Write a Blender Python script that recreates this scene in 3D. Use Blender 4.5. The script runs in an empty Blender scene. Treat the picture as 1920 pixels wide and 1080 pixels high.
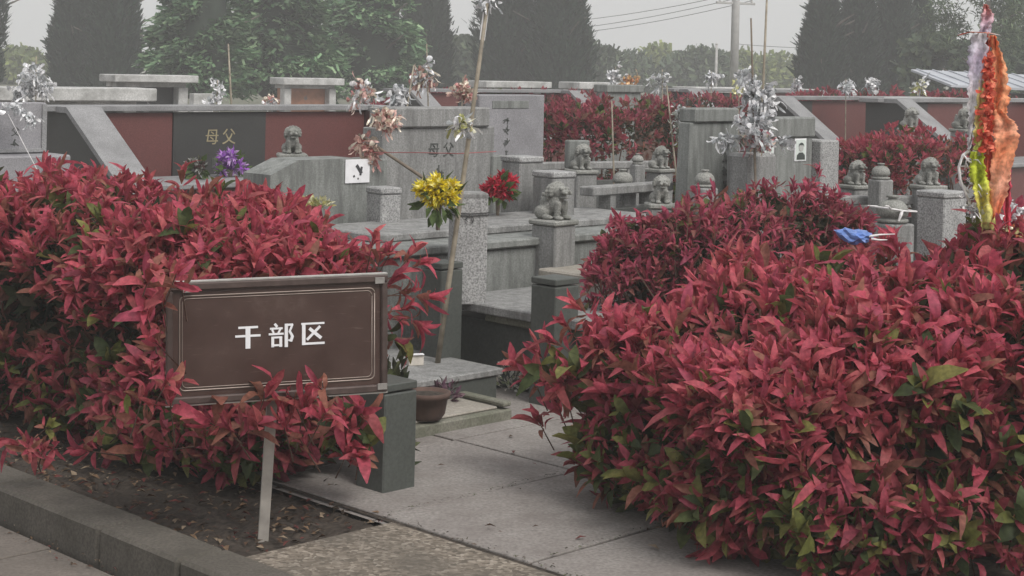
import bpy, bmesh, math, random
import numpy as np
from mathutils import Vector, Matrix, Quaternion
random.seed(7); rng = np.random.default_rng(11)
R = math.radians
SC = bpy.context.scene
COL = SC.collection

# ------------------------------------------------------------------ camera, sky, sun, exposure
FPX, EYE, ROLL = 3100.0, 1.65, R(1.3)
cam_d = bpy.data.cameras.new('camera'); cam = bpy.data.objects.new('camera', cam_d); COL.objects.link(cam)
cam.location = (0, 0, EYE)
cam.rotation_euler = (Matrix.Rotation(R(90), 3, 'X') @ Matrix.Rotation(ROLL, 3, 'Z')).to_euler()
cam_d.sensor_width = 36; cam_d.lens = 36 * FPX / 1920
cam_d.shift_y = -(540 - 120) / 1920
cam_d.clip_start = .05; cam_d.clip_end = 900
SC.camera = cam

SUN_EL, SUN_AZ = R(50), R(142)           # direction the veiled sun stands in: high, behind the viewer to the right
w = bpy.data.worlds.new('World'); SC.world = w; w.use_nodes = True
nt = w.node_tree; nt.nodes.clear()
sky = nt.nodes.new('ShaderNodeTexSky'); sky.sky_type = 'NISHITA'; sky.sun_disc = False
sky.sun_elevation = SUN_EL; sky.sun_rotation = SUN_AZ; sky.dust_density = 8; sky.air_density = 1.6; sky.ozone_density = .6
hsv = nt.nodes.new('ShaderNodeHueSaturation'); hsv.inputs['Saturation'].default_value = .14
mixw = nt.nodes.new('ShaderNodeMix'); mixw.data_type = 'RGBA'; mixw.inputs['Factor'].default_value = .62
mixw.inputs['B'].default_value = (8.4, 8.4, 8.55, 1)   # even cloud cover
bg = nt.nodes.new('ShaderNodeBackground'); bg.inputs['Strength'].default_value = .085
out = nt.nodes.new('ShaderNodeOutputWorld')
nt.links.new(sky.outputs[0], hsv.inputs['Color']); nt.links.new(hsv.outputs[0], mixw.inputs['A'])
nt.links.new(mixw.outputs['Result'], bg.inputs['Color']); nt.links.new(bg.outputs[0], out.inputs[0])

sd = bpy.data.lights.new('sun', 'SUN'); sun = bpy.data.objects.new('sun', sd); COL.objects.link(sun)
sd.energy = 1.5; sd.angle = R(25); sd.color = (1, .96, .9)
sdir = Vector((math.sin(SUN_AZ) * math.cos(SUN_EL), math.cos(SUN_AZ) * math.cos(SUN_EL), math.sin(SUN_EL)))
sun.rotation_euler = sdir.to_track_quat('Z', 'Y').to_euler(); sun.location = (0, -3, 10)

SC.view_settings.view_transform = 'Standard'; SC.view_settings.look = 'None'
SC.view_settings.exposure = .42; SC.view_settings.gamma = 1
SC.render.engine = 'CYCLES'
SC.cycles.use_denoising = True
SC.cycles.max_bounces = 5; SC.cycles.transparent_max_bounces = 6; SC.cycles.volume_bounces = 1
SC.cycles.caustics_reflective = False; SC.cycles.caustics_refractive = False

# ------------------------------------------------------------------ measuring helpers
def ray(px, py):
    x, y = px - 960, py - 120
    c, s = math.cos(ROLL), math.sin(ROLL)
    return Vector(((x * c + y * s) / FPX, 1, -(-x * s + y * c) / FPX))
def at(px, py, d): return Vector((0, 0, EYE)) + ray(px, py) * d
def gr(px, py, z=0.0):
    r = ray(px, py); return Vector((0, 0, EYE)) + r * ((z - EYE) / r.z)
U = Vector((.7071, .7071, 0)); V = Vector((-.7071, .7071, 0))
O0 = Vector((-.83, 5.49, 0))
def W(a, b, z=0): return O0 + U * a + V * b + Vector((0, 0, z))
RZ = R(45)

# ------------------------------------------------------------------ materials
MATS = {}
def nodes(name):
    m = bpy.data.materials.new(name); m.use_nodes = True; MATS[name] = m
    return m, m.node_tree, m.node_tree.nodes['Principled BSDF']
def N(t, typ, **kw):
    n = t.nodes.new(typ)
    for k, v in kw.items():
        if k in n.inputs: n.inputs[k].default_value = v
        else: setattr(n, k, v)
    return n
def ramp(t, fac, stops):
    n = t.nodes.new('ShaderNodeValToRGB'); t.links.new(fac, n.inputs[0])
    els = n.color_ramp.elements
    while len(els) < len(stops): els.new(.5)
    for e, (p, c) in zip(els, stops): e.position = p; e.color = tuple(c) + (1,) if len(c) == 3 else c
    return n.outputs[0]
def mix(t, fac, a, b, mode='MIX'):
    n = t.nodes.new('ShaderNodeMix'); n.data_type = 'RGBA'; n.blend_type = mode
    for s, v in (('Factor', fac), ('A', a), ('B', b)):
        if hasattr(v, 'is_linked') or hasattr(v, 'links'): t.links.new(v, n.inputs[s])
        elif s == 'Factor': n.inputs[s].default_value = v
        else: n.inputs[s].default_value = tuple(v) + (1,) if len(v) == 3 else v
    return n.outputs['Result']
def sc3(c, k): return tuple(min(1, x * k) for x in c)
def stone(name, c, speck=.35, sscale=180, stain=.35, rough=.75, bump=.15, stain_c=None, streak=False):
    m, t, p = nodes(name)
    g = N(t, 'ShaderNodeNewGeometry'); P = g.outputs['Position']
    n1 = N(t, 'ShaderNodeTexNoise', Scale=sscale, Detail=2.0); t.links.new(P, n1.inputs['Vector'])
    sp = ramp(t, n1.outputs['Fac'], [(.32, sc3(c, 1 - speck)), (.5, c), (.68, sc3(c, 1 + speck * .9))])
    n2 = N(t, 'ShaderNodeTexNoise', Scale=3.6, Detail=8.0, Roughness=.7)
    if streak:
        mp = N(t, 'ShaderNodeMapping'); mp.inputs['Scale'].default_value = (4, 4, .6); t.links.new(P, mp.inputs[0]); t.links.new(mp.outputs[0], n2.inputs['Vector'])
    else: t.links.new(P, n2.inputs['Vector'])
    f = ramp(t, n2.outputs['Fac'], [(.40, (0, 0, 0)), (.66, (min(1, stain * 1.35),) * 3)])
    col = mix(t, f, sp, stain_c or sc3(c, .45))
    t.links.new(col, p.inputs['Base Color'])
    r = ramp(t, n2.outputs['Fac'], [(.3, (rough * .85,) * 3), (.7, (min(1, rough * 1.15),) * 3)])
    t.links.new(r, p.inputs['Roughness']); p.inputs['Specular IOR Level'].default_value = .35
    b = N(t, 'ShaderNodeBump', Strength=bump, Distance=.004); t.links.new(n1.outputs['Fac'], b.inputs['Height']); t.links.new(b.outputs[0], p.inputs['Normal'])
    return m
def plain(name, c, rough=.6, metal=0., var=.15, scale=25):
    m, t, p = nodes(name)
    g = N(t, 'ShaderNodeNewGeometry'); n = N(t, 'ShaderNodeTexNoise', Scale=scale, Detail=4.0); t.links.new(g.outputs['Position'], n.inputs['Vector'])
    t.links.new(ramp(t, n.outputs['Fac'], [(.3, sc3(c, 1 - var)), (.7, sc3(c, 1 + var))]), p.inputs['Base Color'])
    p.inputs['Roughness'].default_value = rough; p.inputs['Metallic'].default_value = metal
    return m
def leafmat(name, rough=.45, trans=.3, spec=.35):
    m, t, p = nodes(name)
    a = N(t, 'ShaderNodeAttribute', attribute_name='Col')
    g = N(t, 'ShaderNodeNewGeometry'); n = N(t, 'ShaderNodeTexNoise', Scale=60.0, Detail=2.0); t.links.new(g.outputs['Position'], n.inputs['Vector'])
    v = ramp(t, n.outputs['Fac'], [(.3, (.68,) * 3), (.55, (1.0,) * 3), (.72, (1.25,) * 3)])
    c = mix(t, 1.0, a.outputs['Color'], v, 'MULTIPLY')
    t.links.new(c, p.inputs['Base Color']); p.inputs['Roughness'].default_value = rough; p.inputs['Specular IOR Level'].default_value = spec
    tr = N(t, 'ShaderNodeBsdfTranslucent'); t.links.new(c, tr.inputs['Color'])
    mx = N(t, 'ShaderNodeMixShader'); mx.inputs[0].default_value = trans
    t.links.new(p.outputs[0], mx.inputs[1]); t.links.new(tr.outputs[0], mx.inputs[2])
    t.links.new(mx.outputs[0], t.nodes['Material Output'].inputs['Surface'])
    return m

stone('granite', (.275, .275, .27), speck=.26, sscale=95, stain=.6, streak=True)
stone('granite_pale', (.33, .33, .328), speck=.5, sscale=110, stain=.35)
stone('granite_dark', (.09, .094, .09), speck=.35, sscale=150, stain=.35, rough=.5)
stone('granite_green', (.235, .245, .234), speck=.22, sscale=120, stain=.65, streak=True)
stone('black_granite', (.047, .047, .046), speck=.3, sscale=200, stain=.15, rough=.4, bump=.03, stain_c=(.07, .07, .068))
stone('red_granite', (.135, .05, .047), speck=.35, sscale=160, stain=.25, rough=.42, bump=.04, stain_c=(.11, .045, .042))
stone('coping', (.26, .26, .265), speck=.3, sscale=140, stain=.35)
stone('white_stone', (.50, .50, .49), speck=.2, sscale=60, stain=.8, stain_c=(.27, .27, .26))
stone('lion_stone', (.28, .28, .262), speck=.35, sscale=120, stain=.6, stain_c=(.12, .125, .11), bump=.5)
stone('concrete', (.265, .246, .23), speck=.25, sscale=70, stain=.55, rough=.9, stain_c=(.17, .15, .14), bump=.3)
stone('kerbstone', (.105, .094, .08), speck=.25, sscale=90, stain=.5, rough=.9, stain_c=(.06, .055, .045), bump=.3)
stone('pavement_mat', (.165, .143, .125), speck=.2, sscale=80, stain=.5, rough=.9, stain_c=(.10, .088, .075), bump=.25)
stone('slab_pale', (.36, .33, .29), speck=.2, sscale=90, stain=.5, rough=.9, stain_c=(.18, .17, .14))
stone('slab_moss', (.20, .195, .16), speck=.25, sscale=90, stain=.6, rough=.9, stain_c=(.09, .10, .065))
stone('purple_stone', (.275, .27, .285), speck=.2, sscale=110, stain=.3)
stone('post_dark', (.085, .092, .085), speck=.15, sscale=70, stain=.4, rough=.55, stain_c=(.055, .06, .052), bump=.05)
# exposed aggregate: pebbles in two sizes
m, t, p = nodes('aggregate')
g = N(t, 'ShaderNodeNewGeometry'); vo = N(t, 'ShaderNodeTexVoronoi', Scale=70.0); t.links.new(g.outputs['Position'], vo.inputs['Vector'])
n2 = N(t, 'ShaderNodeTexNoise', Scale=3.0, Detail=6.0); t.links.new(g.outputs['Position'], n2.inputs['Vector'])
sepc = N(t, 'ShaderNodeSeparateColor'); t.links.new(vo.outputs['Color'], sepc.inputs[0])
c = ramp(t, sepc.outputs[0], [(0, (.09, .075, .058)), (.45, (.165, .138, .108)), (.8, (.24, .205, .165)), (1, (.34, .30, .25))])
c = mix(t, ramp(t, n2.outputs['Fac'], [(.38, (0, 0, 0)), (.66, (.8,) * 3)]), c, (.10, .088, .072))
t.links.new(c, p.inputs['Base Color']); p.inputs['Roughness'].default_value = .85
b = N(t, 'ShaderNodeBump', Strength=.6, Distance=.004); b.invert = True; t.links.new(vo.outputs['Distance'], b.inputs['Height']); t.links.new(b.outputs[0], p.inputs['Normal'])
stone('soil', (.048, .038, .03), speck=.6, sscale=45, stain=.5, rough=.95, stain_c=(.035, .028, .022), bump=1.0)
stone('earth', (.13, .125, .09), speck=.4, sscale=8, stain=.6, rough=.95, stain_c=(.07, .085, .045), bump=.3)
m, t, p = nodes('sign_brown')
g = N(t, 'ShaderNodeNewGeometry'); n1 = N(t, 'ShaderNodeTexNoise', Scale=7.0, Detail=8.0, Roughness=.7); t.links.new(g.outputs['Position'], n1.inputs['Vector'])
mp = N(t, 'ShaderNodeMapping'); mp.inputs['Scale'].default_value = (14, 14, 160); mp.inputs['Rotation'].default_value = (.3, .2, 0); t.links.new(g.outputs['Position'], mp.inputs[0])
n2 = N(t, 'ShaderNodeTexNoise', Scale=1.0, Detail=3.0); t.links.new(mp.outputs[0], n2.inputs['Vector'])
c = ramp(t, n1.outputs['Fac'], [(.3, (.046, .023, .019)), (.6, (.062, .033, .026)), (.8, (.10, .065, .053))])
c = mix(t, ramp(t, n2.outputs['Fac'], [(.66, (0, 0, 0)), (.76, (.35,) * 3)]), c, (.20, .15, .125))
t.links.new(c, p.inputs['Base Color']); t.links.new(ramp(t, n1.outputs['Fac'], [(.3, (.28,) * 3), (.7, (.55,) * 3)]), p.inputs['Roughness'])
plain('sign_frame', (.085, .06, .054), rough=.35, metal=.2, var=.25)
plain('sign_bead', (.27, .22, .19), rough=.35, metal=.3)
plain('clip_grey', (.26, .245, .23), rough=.5, var=.3)
plain('sign_edge', (.50, .48, .45), rough=.35, metal=.5)
plain('white_paint', (.78, .78, .80), rough=.5, var=.05)
plain('post_paint', (.33, .305, .275), rough=.6, var=.25, scale=14)
plain('paper', (.78, .78, .80), rough=.8, var=.06)
plain('ink', (.05, .05, .055), rough=.8)
plain('engraved', (.075, .08, .075), rough=.8)
plain('gilt', (.36, .31, .19), rough=.45, metal=.2)
plain('bamboo', (.27, .235, .18), rough=.6, var=.35, scale=18)
plain('bamboo_dark', (.15, .12, .09), rough=.7, var=.3)
plain('string_red', (.36, .10, .10), rough=.8)
plain('cord_dark', (.05, .05, .05), rough=.8)
plain('wood_stem', (.10, .055, .04), rough=.85, var=.3, scale=40)
plain('bark', (.10, .085, .07), rough=.95, var=.35, scale=6)
plain('pole_concrete', (.42, .41, .40), rough=.9, var=.15, scale=4)
plain('wire', (.06, .06, .06), rough=.6)
plain('terracotta', (.095, .058, .046), rough=.8, var=.25, scale=20)
plain('metal_roof', (.46, .48, .52), rough=.45, metal=.3, var=.15, scale=2)
plain('carton', (.60, .56, .50), rough=.8)
plain('orange_brick', (.32, .15, .09), rough=.8, var=.2, scale=9)
plain('skin_grey', (.42, .43, .41), rough=.5, var=.03)
plain('photo_back', (.62, .68, .64), rough=.4, var=.03)
plain('photo_dark', (.045, .055, .05), rough=.4)
plain('bag_blue', (.12, .21, .50), rough=.35, var=.2)
plain('rag', (.72, .70, .70), rough=.8)
leafmat('leaf_red', rough=.55, trans=.42, spec=.22)
leafmat('leaf_tree', rough=.6, trans=.2, spec=.2)
leafmat('petal', rough=.5, trans=.35, spec=.3)
m = leafmat('foil', rough=.32, trans=.2, spec=.6); m.node_tree.nodes['Principled BSDF'].inputs['Metallic'].default_value = .12
m = leafmat('crepe', rough=.75, trans=.3, spec=.1)

# ------------------------------------------------------------------ object helpers
def tag(o, label=None, cat=None, group=None, kind=None):
    if label: o['label'] = label
    if cat: o['category'] = cat
    if group: o['group'] = group
    if kind: o['kind'] = kind
    return o
def thing(name, label, cat, loc=(0, 0, 0), rz=0., group=None):
    o = bpy.data.objects.new(name, None); COL.objects.link(o); o.empty_display_size = .1
    o.location = loc; o.rotation_euler = (0, 0, rz)
    return tag(o, label, cat, group)
def obj(name, bm, mat, parent=None, smooth=False, loc=None, rz=0):
    me = bpy.data.meshes.new(name); bm.normal_update(); bm.to_mesh(me); bm.free()
    me.materials.append(MATS[mat])
    if smooth: me.polygons.foreach_set('use_smooth', [True] * len(me.polygons))
    return link(name, me, parent, loc, rz)
def link(name, me, parent=None, loc=None, rz=0):
    o = bpy.data.objects.new(name, me); COL.objects.link(o); o.parent = parent
    if loc is not None: o.location = loc
    o.rotation_euler = (0, 0, rz)
    return o
def box(bm, c, s, bev=0., rz=0., taper=1.):
    r = bmesh.ops.create_cube(bm, size=1.0); vs = r['verts']
    for v in vs:
        k = taper if v.co.z > 0 else 1
        v.co = Vector((v.co.x * s[0] * k, v.co.y * s[1] * k, v.co.z * s[2]))
    if bev:
        es = list({e for v in vs for e in v.link_edges})
        q = bmesh.ops.bevel(bm, geom=es, offset=bev, segments=1, affect='EDGES', profile=.5)
        vs = list({v for f in q['faces'] for v in f.verts} | {v for v in vs if v.is_valid})
    M = Matrix.Translation(Vector(c)) @ Matrix.Rotation(rz, 4, 'Z')
    for v in vs: v.co = M @ v.co
    return bm
def B(c, s, bev=0., rz=0., taper=1.): return box(bmesh.new(), c, s, bev, rz, taper)
def prism(bm, pts, ext):
    ext = Vector(ext); a = [bm.verts.new(Vector(p)) for p in pts]; b = [bm.verts.new(Vector(p) + ext) for p in pts]
    n = len(a); bm.faces.new(a); bm.faces.new(b[::-1])
    for i in range(n): bm.faces.new((a[(i + 1) % n], a[i], b[i], b[(i + 1) % n]))
    bmesh.ops.recalc_face_normals(bm, faces=bm.faces[:])
    return bm
def tube(bm, pts, rad, n=6):
    pts = [Vector(p) for p in pts]; rings = []
    if not hasattr(rad, '__len__'): rad = [rad] * len(pts)
    for i, p in enumerate(pts):
        d = (pts[min(i + 1, len(pts) - 1)] - pts[max(i - 1, 0)]).normalized()
        x = d.orthogonal().normalized() if i == 0 else (x - d * x.dot(d)).normalized()
        y = d.cross(x)
        rings.append([bm.verts.new(p + (x * math.cos(k * 6.2832 / n) + y * math.sin(k * 6.2832 / n)) * rad[i]) for k in range(n)])
    for a, b in zip(rings, rings[1:]):
        for k in range(n): bm.faces.new((a[k], a[(k + 1) % n], b[(k + 1) % n], b[k]))
    bm.faces.new(rings[0][::-1]); bm.faces.new(rings[-1])
    return bm
def lathe(bm, prof, n=14, c=(0, 0, 0)):
    c = Vector(c); rings = []
    for r, z in prof: rings.append([bm.verts.new(c + Vector((r * math.cos(k * 6.2832 / n), r * math.sin(k * 6.2832 / n), z))) for k in range(n)])
    for a, b in zip(rings, rings[1:]):
        for k in range(n): bm.faces.new((a[k], a[(k + 1) % n], b[(k + 1) % n], b[k]))
    bm.faces.new(rings[0][::-1]); bm.faces.new(rings[-1])
    return bm
def copy_tree(o, parent=None):
    c = o.copy(); COL.objects.link(c); c.parent = parent
    for ch in o.children: copy_tree(ch, c)
    return c

# ---- numpy instancing of leaf shapes into one mesh
def leaf_template(fold=.22, bend=.18, wid=.36, seg=5):
    """leaf of length 1 along +Y, normal +Z: oblong blade with short tip, V fold along the midrib and a drooping end"""
    prof = [.10, .62, .93, 1.0, .80, .10] if seg == 5 else [.12, 1.0, .10]
    ys = [0, .18, .40, .62, .84, 1.0] if seg == 5 else [0, .55, 1.0]
    vs, fs = [], []
    for i in range(seg + 1):
        t_ = ys[i]; z = bend * math.sin(t_ * 1.9) - bend * 1.5 * t_ * t_; hw = .5 * wid * prof[i]
        vs += [(-hw, t_ - .03 * prof[i], z + hw * fold * 2), (0, t_, z), (hw, t_ - .03 * prof[i], z + hw * fold * 2)]
    for i in range(seg):
        a = i * 3
        fs += [(a, a + 1, a + 4, a + 3), (a + 1, a + 2, a + 5, a + 4)]
    return np.array(vs), np.array(fs)
T_LEAF = [leaf_template(.15, .55, .27), leaf_template(.35, .2, .25), leaf_template(.6, .08, .24), leaf_template(.25, .4, .29), leaf_template(.4, -.14, .25)]
T_SMALL = leaf_template(.2, .1, .45, 2)
def petal_template():
    vs = [(-.12, 0, 0), (.12, 0, 0), (-.45, .45, .14), (.45, .45, .10), (-.36, .85, .0), (.38, .88, .05), (-.1, 1.0, -.12), (.12, 1.02, -.1)]
    return np.array(vs), np.array([(0, 1, 3, 2), (2, 3, 5, 4), (4, 5, 7, 6)])
T_PETAL = petal_template()
T_QUAD = (np.array([(-.5, 0, 0), (.5, 0, .05), (.42, 1, .12), (-.42, 1, 0)]), np.array([(0, 1, 2, 3)]))
T_NEEDLE = (np.array([(-.22, 0, 0), (.22, 0, 0), (.05, 1, .1), (-.05, 1, .1)]), np.array([(0, 1, 2, 3)]))
def frames(dirs, ups):
    d = dirs / np.linalg.norm(dirs, axis=1, keepdims=True)
    x = np.cross(d, ups); nx = np.linalg.norm(x, axis=1, keepdims=True); x = np.where(nx < 1e-4, np.array([1., 0, 0]), x / np.maximum(nx, 1e-4))
    z = np.cross(x, d)
    return np.stack([x, d, z], axis=2)           # columns: local x, y(length), z
def instance_mesh(name, sets, mat):
    """sets: list of (template, pos(n,3), frame(n,3,3), scale(n) or (n,3), color(n,3))"""
    V_, F_, C_ = [], [], []; off = 0
    for (tv, tf), pos, fr, sc, col in sets:
        n = len(pos)
        if n == 0: continue
        sc = np.asarray(sc); sc = sc[:, None] * np.ones(3) if sc.ndim == 1 else sc
        loc = tv[None] * sc[:, None, :]
        wv = np.einsum('nij,nkj->nki', fr, loc) + pos[:, None, :]
        k = len(tv)
        V_.append(wv.reshape(-1, 3)); F_.append((tf[None] + (np.arange(n) * k)[:, None, None] + off).reshape(-1, 4)); C_.append(np.repeat(col, k, axis=0)); off += n * k
    v = np.concatenate(V_); f = np.concatenate(F_); c = np.concatenate(C_)
    return raw_mesh(name, v, f, c, mat)
def raw_mesh(name, v, f, c, mat):
    me = bpy.data.meshes.new(name)
    me.vertices.add(len(v)); me.vertices.foreach_set('co', v.astype(np.float32).ravel())
    me.loops.add(f.size); me.loops.foreach_set('vertex_index', f.astype(np.int32).ravel())
    me.polygons.add(len(f)); me.polygons.foreach_set('loop_start', np.arange(0, f.size, f.shape[1], dtype=np.int32))
    me.update(calc_edges=True)
    if c is not None:
        a = me.attributes.new('Col', 'FLOAT_COLOR', 'POINT')
        a.data.foreach_set('color', np.concatenate([c, np.ones((len(c), 1))], 1).astype(np.float32).ravel())
    me.polygons.foreach_set('use_smooth', np.ones(len(f), dtype=bool))
    me.materials.append(MATS[mat]); me.validate()
    return me

# ------------------------------------------------------------------ the setting
def sheet(name, pts, mat, z=0):
    bm = bmesh.new(); bm.faces.new([bm.verts.new(Vector((p[0], p[1], z))) for p in pts])
    return tag(obj(name, bm, mat), kind='structure')
sheet('ground', [(-140, -20), (140, -20), (140, 230), (-140, 230)], 'earth', -.16)
def quad(a0, a1, b0, b1): return [W(a0, b0), W(a1, b0), W(a1, b1), W(a0, b1)]
sheet('cemetery_floor', quad(.6, 34, -26, 26), 'concrete', -.012)
# lower pavement in front of the kerb, big flags
pav = sheet('pavement', quad(-6, -.2, -3.2, 6), 'soil', -.152)
for i in range(3):
    for j in range(-3, 6):
        a0, b0 = -.275 - (i + 1) * .6, j * .8 - .25 * (i % 2)
        o = obj('paving_flag', B((0, 0, 0), (.592, .792, .05), .004), 'pavement_mat', pav)
        o.matrix_basis = Matrix.Translation(W(a0 + .3, b0 + .4, -.125 + random.uniform(-.003, .003))) @ Matrix.Rotation(RZ, 4, 'Z')
# kerb of separate stones
kerb = sheet('kerb', quad(-.3, -.02, -2.3, 3.6), 'soil', -.148)
kb = [-2.2, -1.46, -.72, .06, .55, 1.28, 2.0, 2.75, 3.5]
for i in range(8):
    L = kb[i + 1] - kb[i] - .008
    o = obj('kerb_stone', B((0, 0, 0), (.19, L, .17), .012), 'kerbstone', kerb)
    o.matrix_basis = Matrix.Translation(W(-.15, (kb[i] + kb[i + 1]) / 2, -.063 + random.uniform(-.004, .004))) @ Matrix.Rotation(RZ + R(random.uniform(-.5, .5)), 4, 'Z')
# soil bed
def soil_bed(name, a0, a1, b0, b1, z):
    bm = bmesh.new(); n = 46
    g = [[bm.verts.new(W(a0 + (a1 - a0) * i / n, b0 + (b1 - b0) * j / n, z + random.uniform(-.012, .014))) for j in range(n + 1)] for i in range(n + 1)]
    for i in range(n):
        for j in range(n): bm.faces.new((g[i][j], g[i + 1][j], g[i + 1][j + 1], g[i][j + 1]))
    return tag(obj(name, bm, 'soil', smooth=True), kind='structure')
soil_bed('soil_bed', -.05, 1.35, .02, 3.6, -.03)
soil_bed('soil_bed', .8, 4.2, -4.2, -1.62, .022)
# threshold slab of exposed aggregate, and the paved path of big slabs
th = obj('threshold_slab', B((0, 0, 0), (.675, 2.4, .12), .01), 'aggregate'); th.matrix_basis = Matrix.Translation(W(.29, -1.19, -.062)) @ Matrix.Rotation(RZ, 4, 'Z'); tag(th, kind='structure')
path = sheet('path', quad(.62, 6.5, -2.2, 1.5), 'soil', -.006)
bl = [-2.2, -1.44, -.665, .075, .8, 1.5]
for j in range(5):
    a = .64
    while a < 5.5:
        L = random.uniform(.95, 1.25) if j != 2 else 1.45
        if not (bl[j] > .0 and a < .6):
            o = obj('paving_slab', B((0, 0, 0), (L - .012, bl[j + 1] - bl[j] - .012, .03), .003), 'concrete', path)
            o.matrix_basis = Matrix.Translation(W(a + L / 2, (bl[j] + bl[j + 1]) / 2, -.015 + random.uniform(-.003, .002))) @ Matrix.Rotation(RZ, 4, 'Z')
        a += L
# fallen leaves and crumbs on the bed and in the kerb joint
def litter(name, a0, a1, b0, b1, z, n, pal, smin, smax, label, parent=None):
    a = rng.uniform(a0, a1, n); b = rng.uniform(b0, b1, n)
    pos = np.array([W(x, y, z + rng.uniform(.003, .015)) for x, y in zip(a, b)])
    d = np.stack([rng.normal(size=n), rng.normal(size=n), rng.normal(size=n) * .15], 1); up = np.tile([0, 0, 1.], (n, 1)) + rng.normal(size=(n, 3)) * .25
    col = np.array(pal)[rng.integers(0, len(pal), n)] * rng.uniform(.7, 1.2, (n, 1))
    o = link(name, instance_mesh(name, [(T_SMALL, pos, frames(d, up), rng.uniform(smin, smax, n), col)], 'leaf_tree'))
    return tag(o, label, 'leaf litter', kind='stuff')
LIT = [(.16, .05, .045), (.20, .13, .08), (.10, .06, .04), (.26, .2, .14), (.07, .05, .035)]
litter('leaf_litter', -.04, .9, .04, 3.2, -.025, 1500, LIT, .015, .05, 'dead leaves and crumbs scattered over the soil bed')
litter('leaf_litter', -.34, -.24, .2, 2.6, -.1, 120, LIT, .008, .022, 'crumbs of dead leaves along the foot of the kerb')
litter('leaf_litter', .7, 4.2, -.9, .7, .004, 60, LIT, .015, .05, 'a few dead leaves lying on the grey paved path')

for b0 in (.068, -.672): litter('leaf_litter', .66, 4.5, b0, b0 + .016, .0, 260, [(.05, .045, .035), (.08, .09, .04), (.12, .09, .07)], .006, .016, 'dark grit and moss in the ' + ('left' if b0 > 0 else 'right') + ' long joint of the paved path')
litter('leaf_litter', .62, .66, -1.6, .1, .0, 140, [(.05, .045, .035), (.08, .09, .04), (.12, .09, .07)], .006, .018, 'dark grit along the edge of the pebbled threshold slab')
# ------------------------------------------------------------------ sign
SRZ = R(19)
sc_ = at(522, 634, 5.66)
sign = thing('section_sign', 'brown framed sign board reading 干部区 on a slim white post in the hedge', 'sign', (sc_.x, sc_.y, 0), SRZ)
zc = sc_.z; SW, SH = .762, .408
TILT = Matrix.Translation((0, 0, zc)) @ Matrix.Rotation(R(-1.2), 4, 'Y')
def sp(name, bm, mat, par=None, sm=False):
    bmesh.ops.transform(bm, matrix=TILT, verts=bm.verts); return obj(name, bm, mat, par or sign, sm)
panel = sp('panel', B((0, 0, 0), (SW - .02, .012, SH - .02)), 'sign_brown')
for s in (-1, 1):
    sp('frame_rail', B((0, -.008, s * (SH / 2 - .0125)), (SW, .026, .025), .004), 'sign_frame')
    sp('frame_stile', B((s * (SW / 2 - .011), -.008, 0), (.022, .024, SH - .052), .004), 'sign_frame')
sp('edge_strip', B((0, .002, SH / 2 + .003), (SW + .002, .03, .004)), 'sign_edge')
sp('edge_strip', B((0, .002, -SH / 2 - .003), (SW + .002, .03, .005)), 'sign_edge')
iw, ih = SW / 2 - .045, SH / 2 - .045
def bead(off, r):
    pts = []
    for cx, cz, a0 in ((iw - off - .018, ih - off - .018, 0), (-iw + off + .018, ih - off - .018, 90), (-iw + off + .018, -ih + off + .018, 180), (iw - off - .018, -ih + off + .018, 270)):
        for k in range(5): a = R(a0 + k * 22.5); pts.append((cx + .018 * math.cos(a), -.0075, cz + .018 * math.sin(a)))
    pts.append(pts[0]); return tube(bmesh.new(), pts, r, 5)
sp('inner_bead', bead(0, .0026), 'sign_bead', panel, True)
sp('inner_bead', bead(.009, .0016), 'sign_bead', panel, True)
for (x, z) in ((SW / 2 - .03, SH / 2 - .018), (SW / 2 - .02, -SH / 2 + .02), (-SW / 2 + .07, SH / 2 - .02)):
    sp('corner_clip', B((x, -.0235, z), (.034, .004, .022), .001), 'clip_grey')
def stroke(bm, p, q, wd, y=-.0085, cut=0):
    p, q = Vector((p[0], 0, p[1])), Vector((q[0], 0, q[1])); d = (q - p).normalized(); n = Vector((-d.z, 0, d.x)) * wd / 2
    prism(bm, [p - n + Vector((0, y, 0)), q - n + Vector((0, y, 0)), q + n + Vector((0, y, 0)), p + n + Vector((0, y, 0))], (0, .004, 0))
GL = {
 '干': [((.12, .90), (.90, .90), .085), ((.0, .53), (1., .53), .085), ((.5, .89), (.5, -.02), .19)],
 '部': [((.24, 1.0), (.34, .86), .1), ((.05, .79), (.56, .79), .075), ((.14, .74), (.2, .6), .08), ((.47, .76), (.38, .58), .075), ((.0, .55), (.6, .55), .075),
        ((.16, .44), (.16, -.02), .11), ((.12, .40), (.54, .40), .07), ((.48, .42), (.48, -.02), .11), ((.12, .06), (.54, .06), .07),
        ((.70, .98), (.70, -.04), .13), ((.66, .93), (.97, .93), .08), ((.95, .95), (.83, .63), .08), ((.83, .66), (.96, .40), .1), ((.95, .44), (.88, .2), .11), ((.91, .22), (.78, .27), .07)],
 '区': [((.03, .93), (.97, .93), .075), ((.13, .96), (.13, .0), .14), ((.06, .05), (.98, .05), .085), ((.80, .80), (.26, .22), .10), ((.36, .72), (.84, .27), .13)],
}
gw, gh = .086, .078
for ch, cx in (('干', -.106), ('部', .008), ('区', .118)):
    bm = bmesh.new()
    for i, (p_, q_, wd) in enumerate(GL[ch]):
        f = lambda s: (cx + (s[0] - .5) * gw, .012 + (s[1] - .5) * gh)
        stroke(bm, f(p_), f(q_), wd * gw, y=-.0085 - .0003 * i)
    sp('character', bm, 'white_paint', panel)
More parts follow.
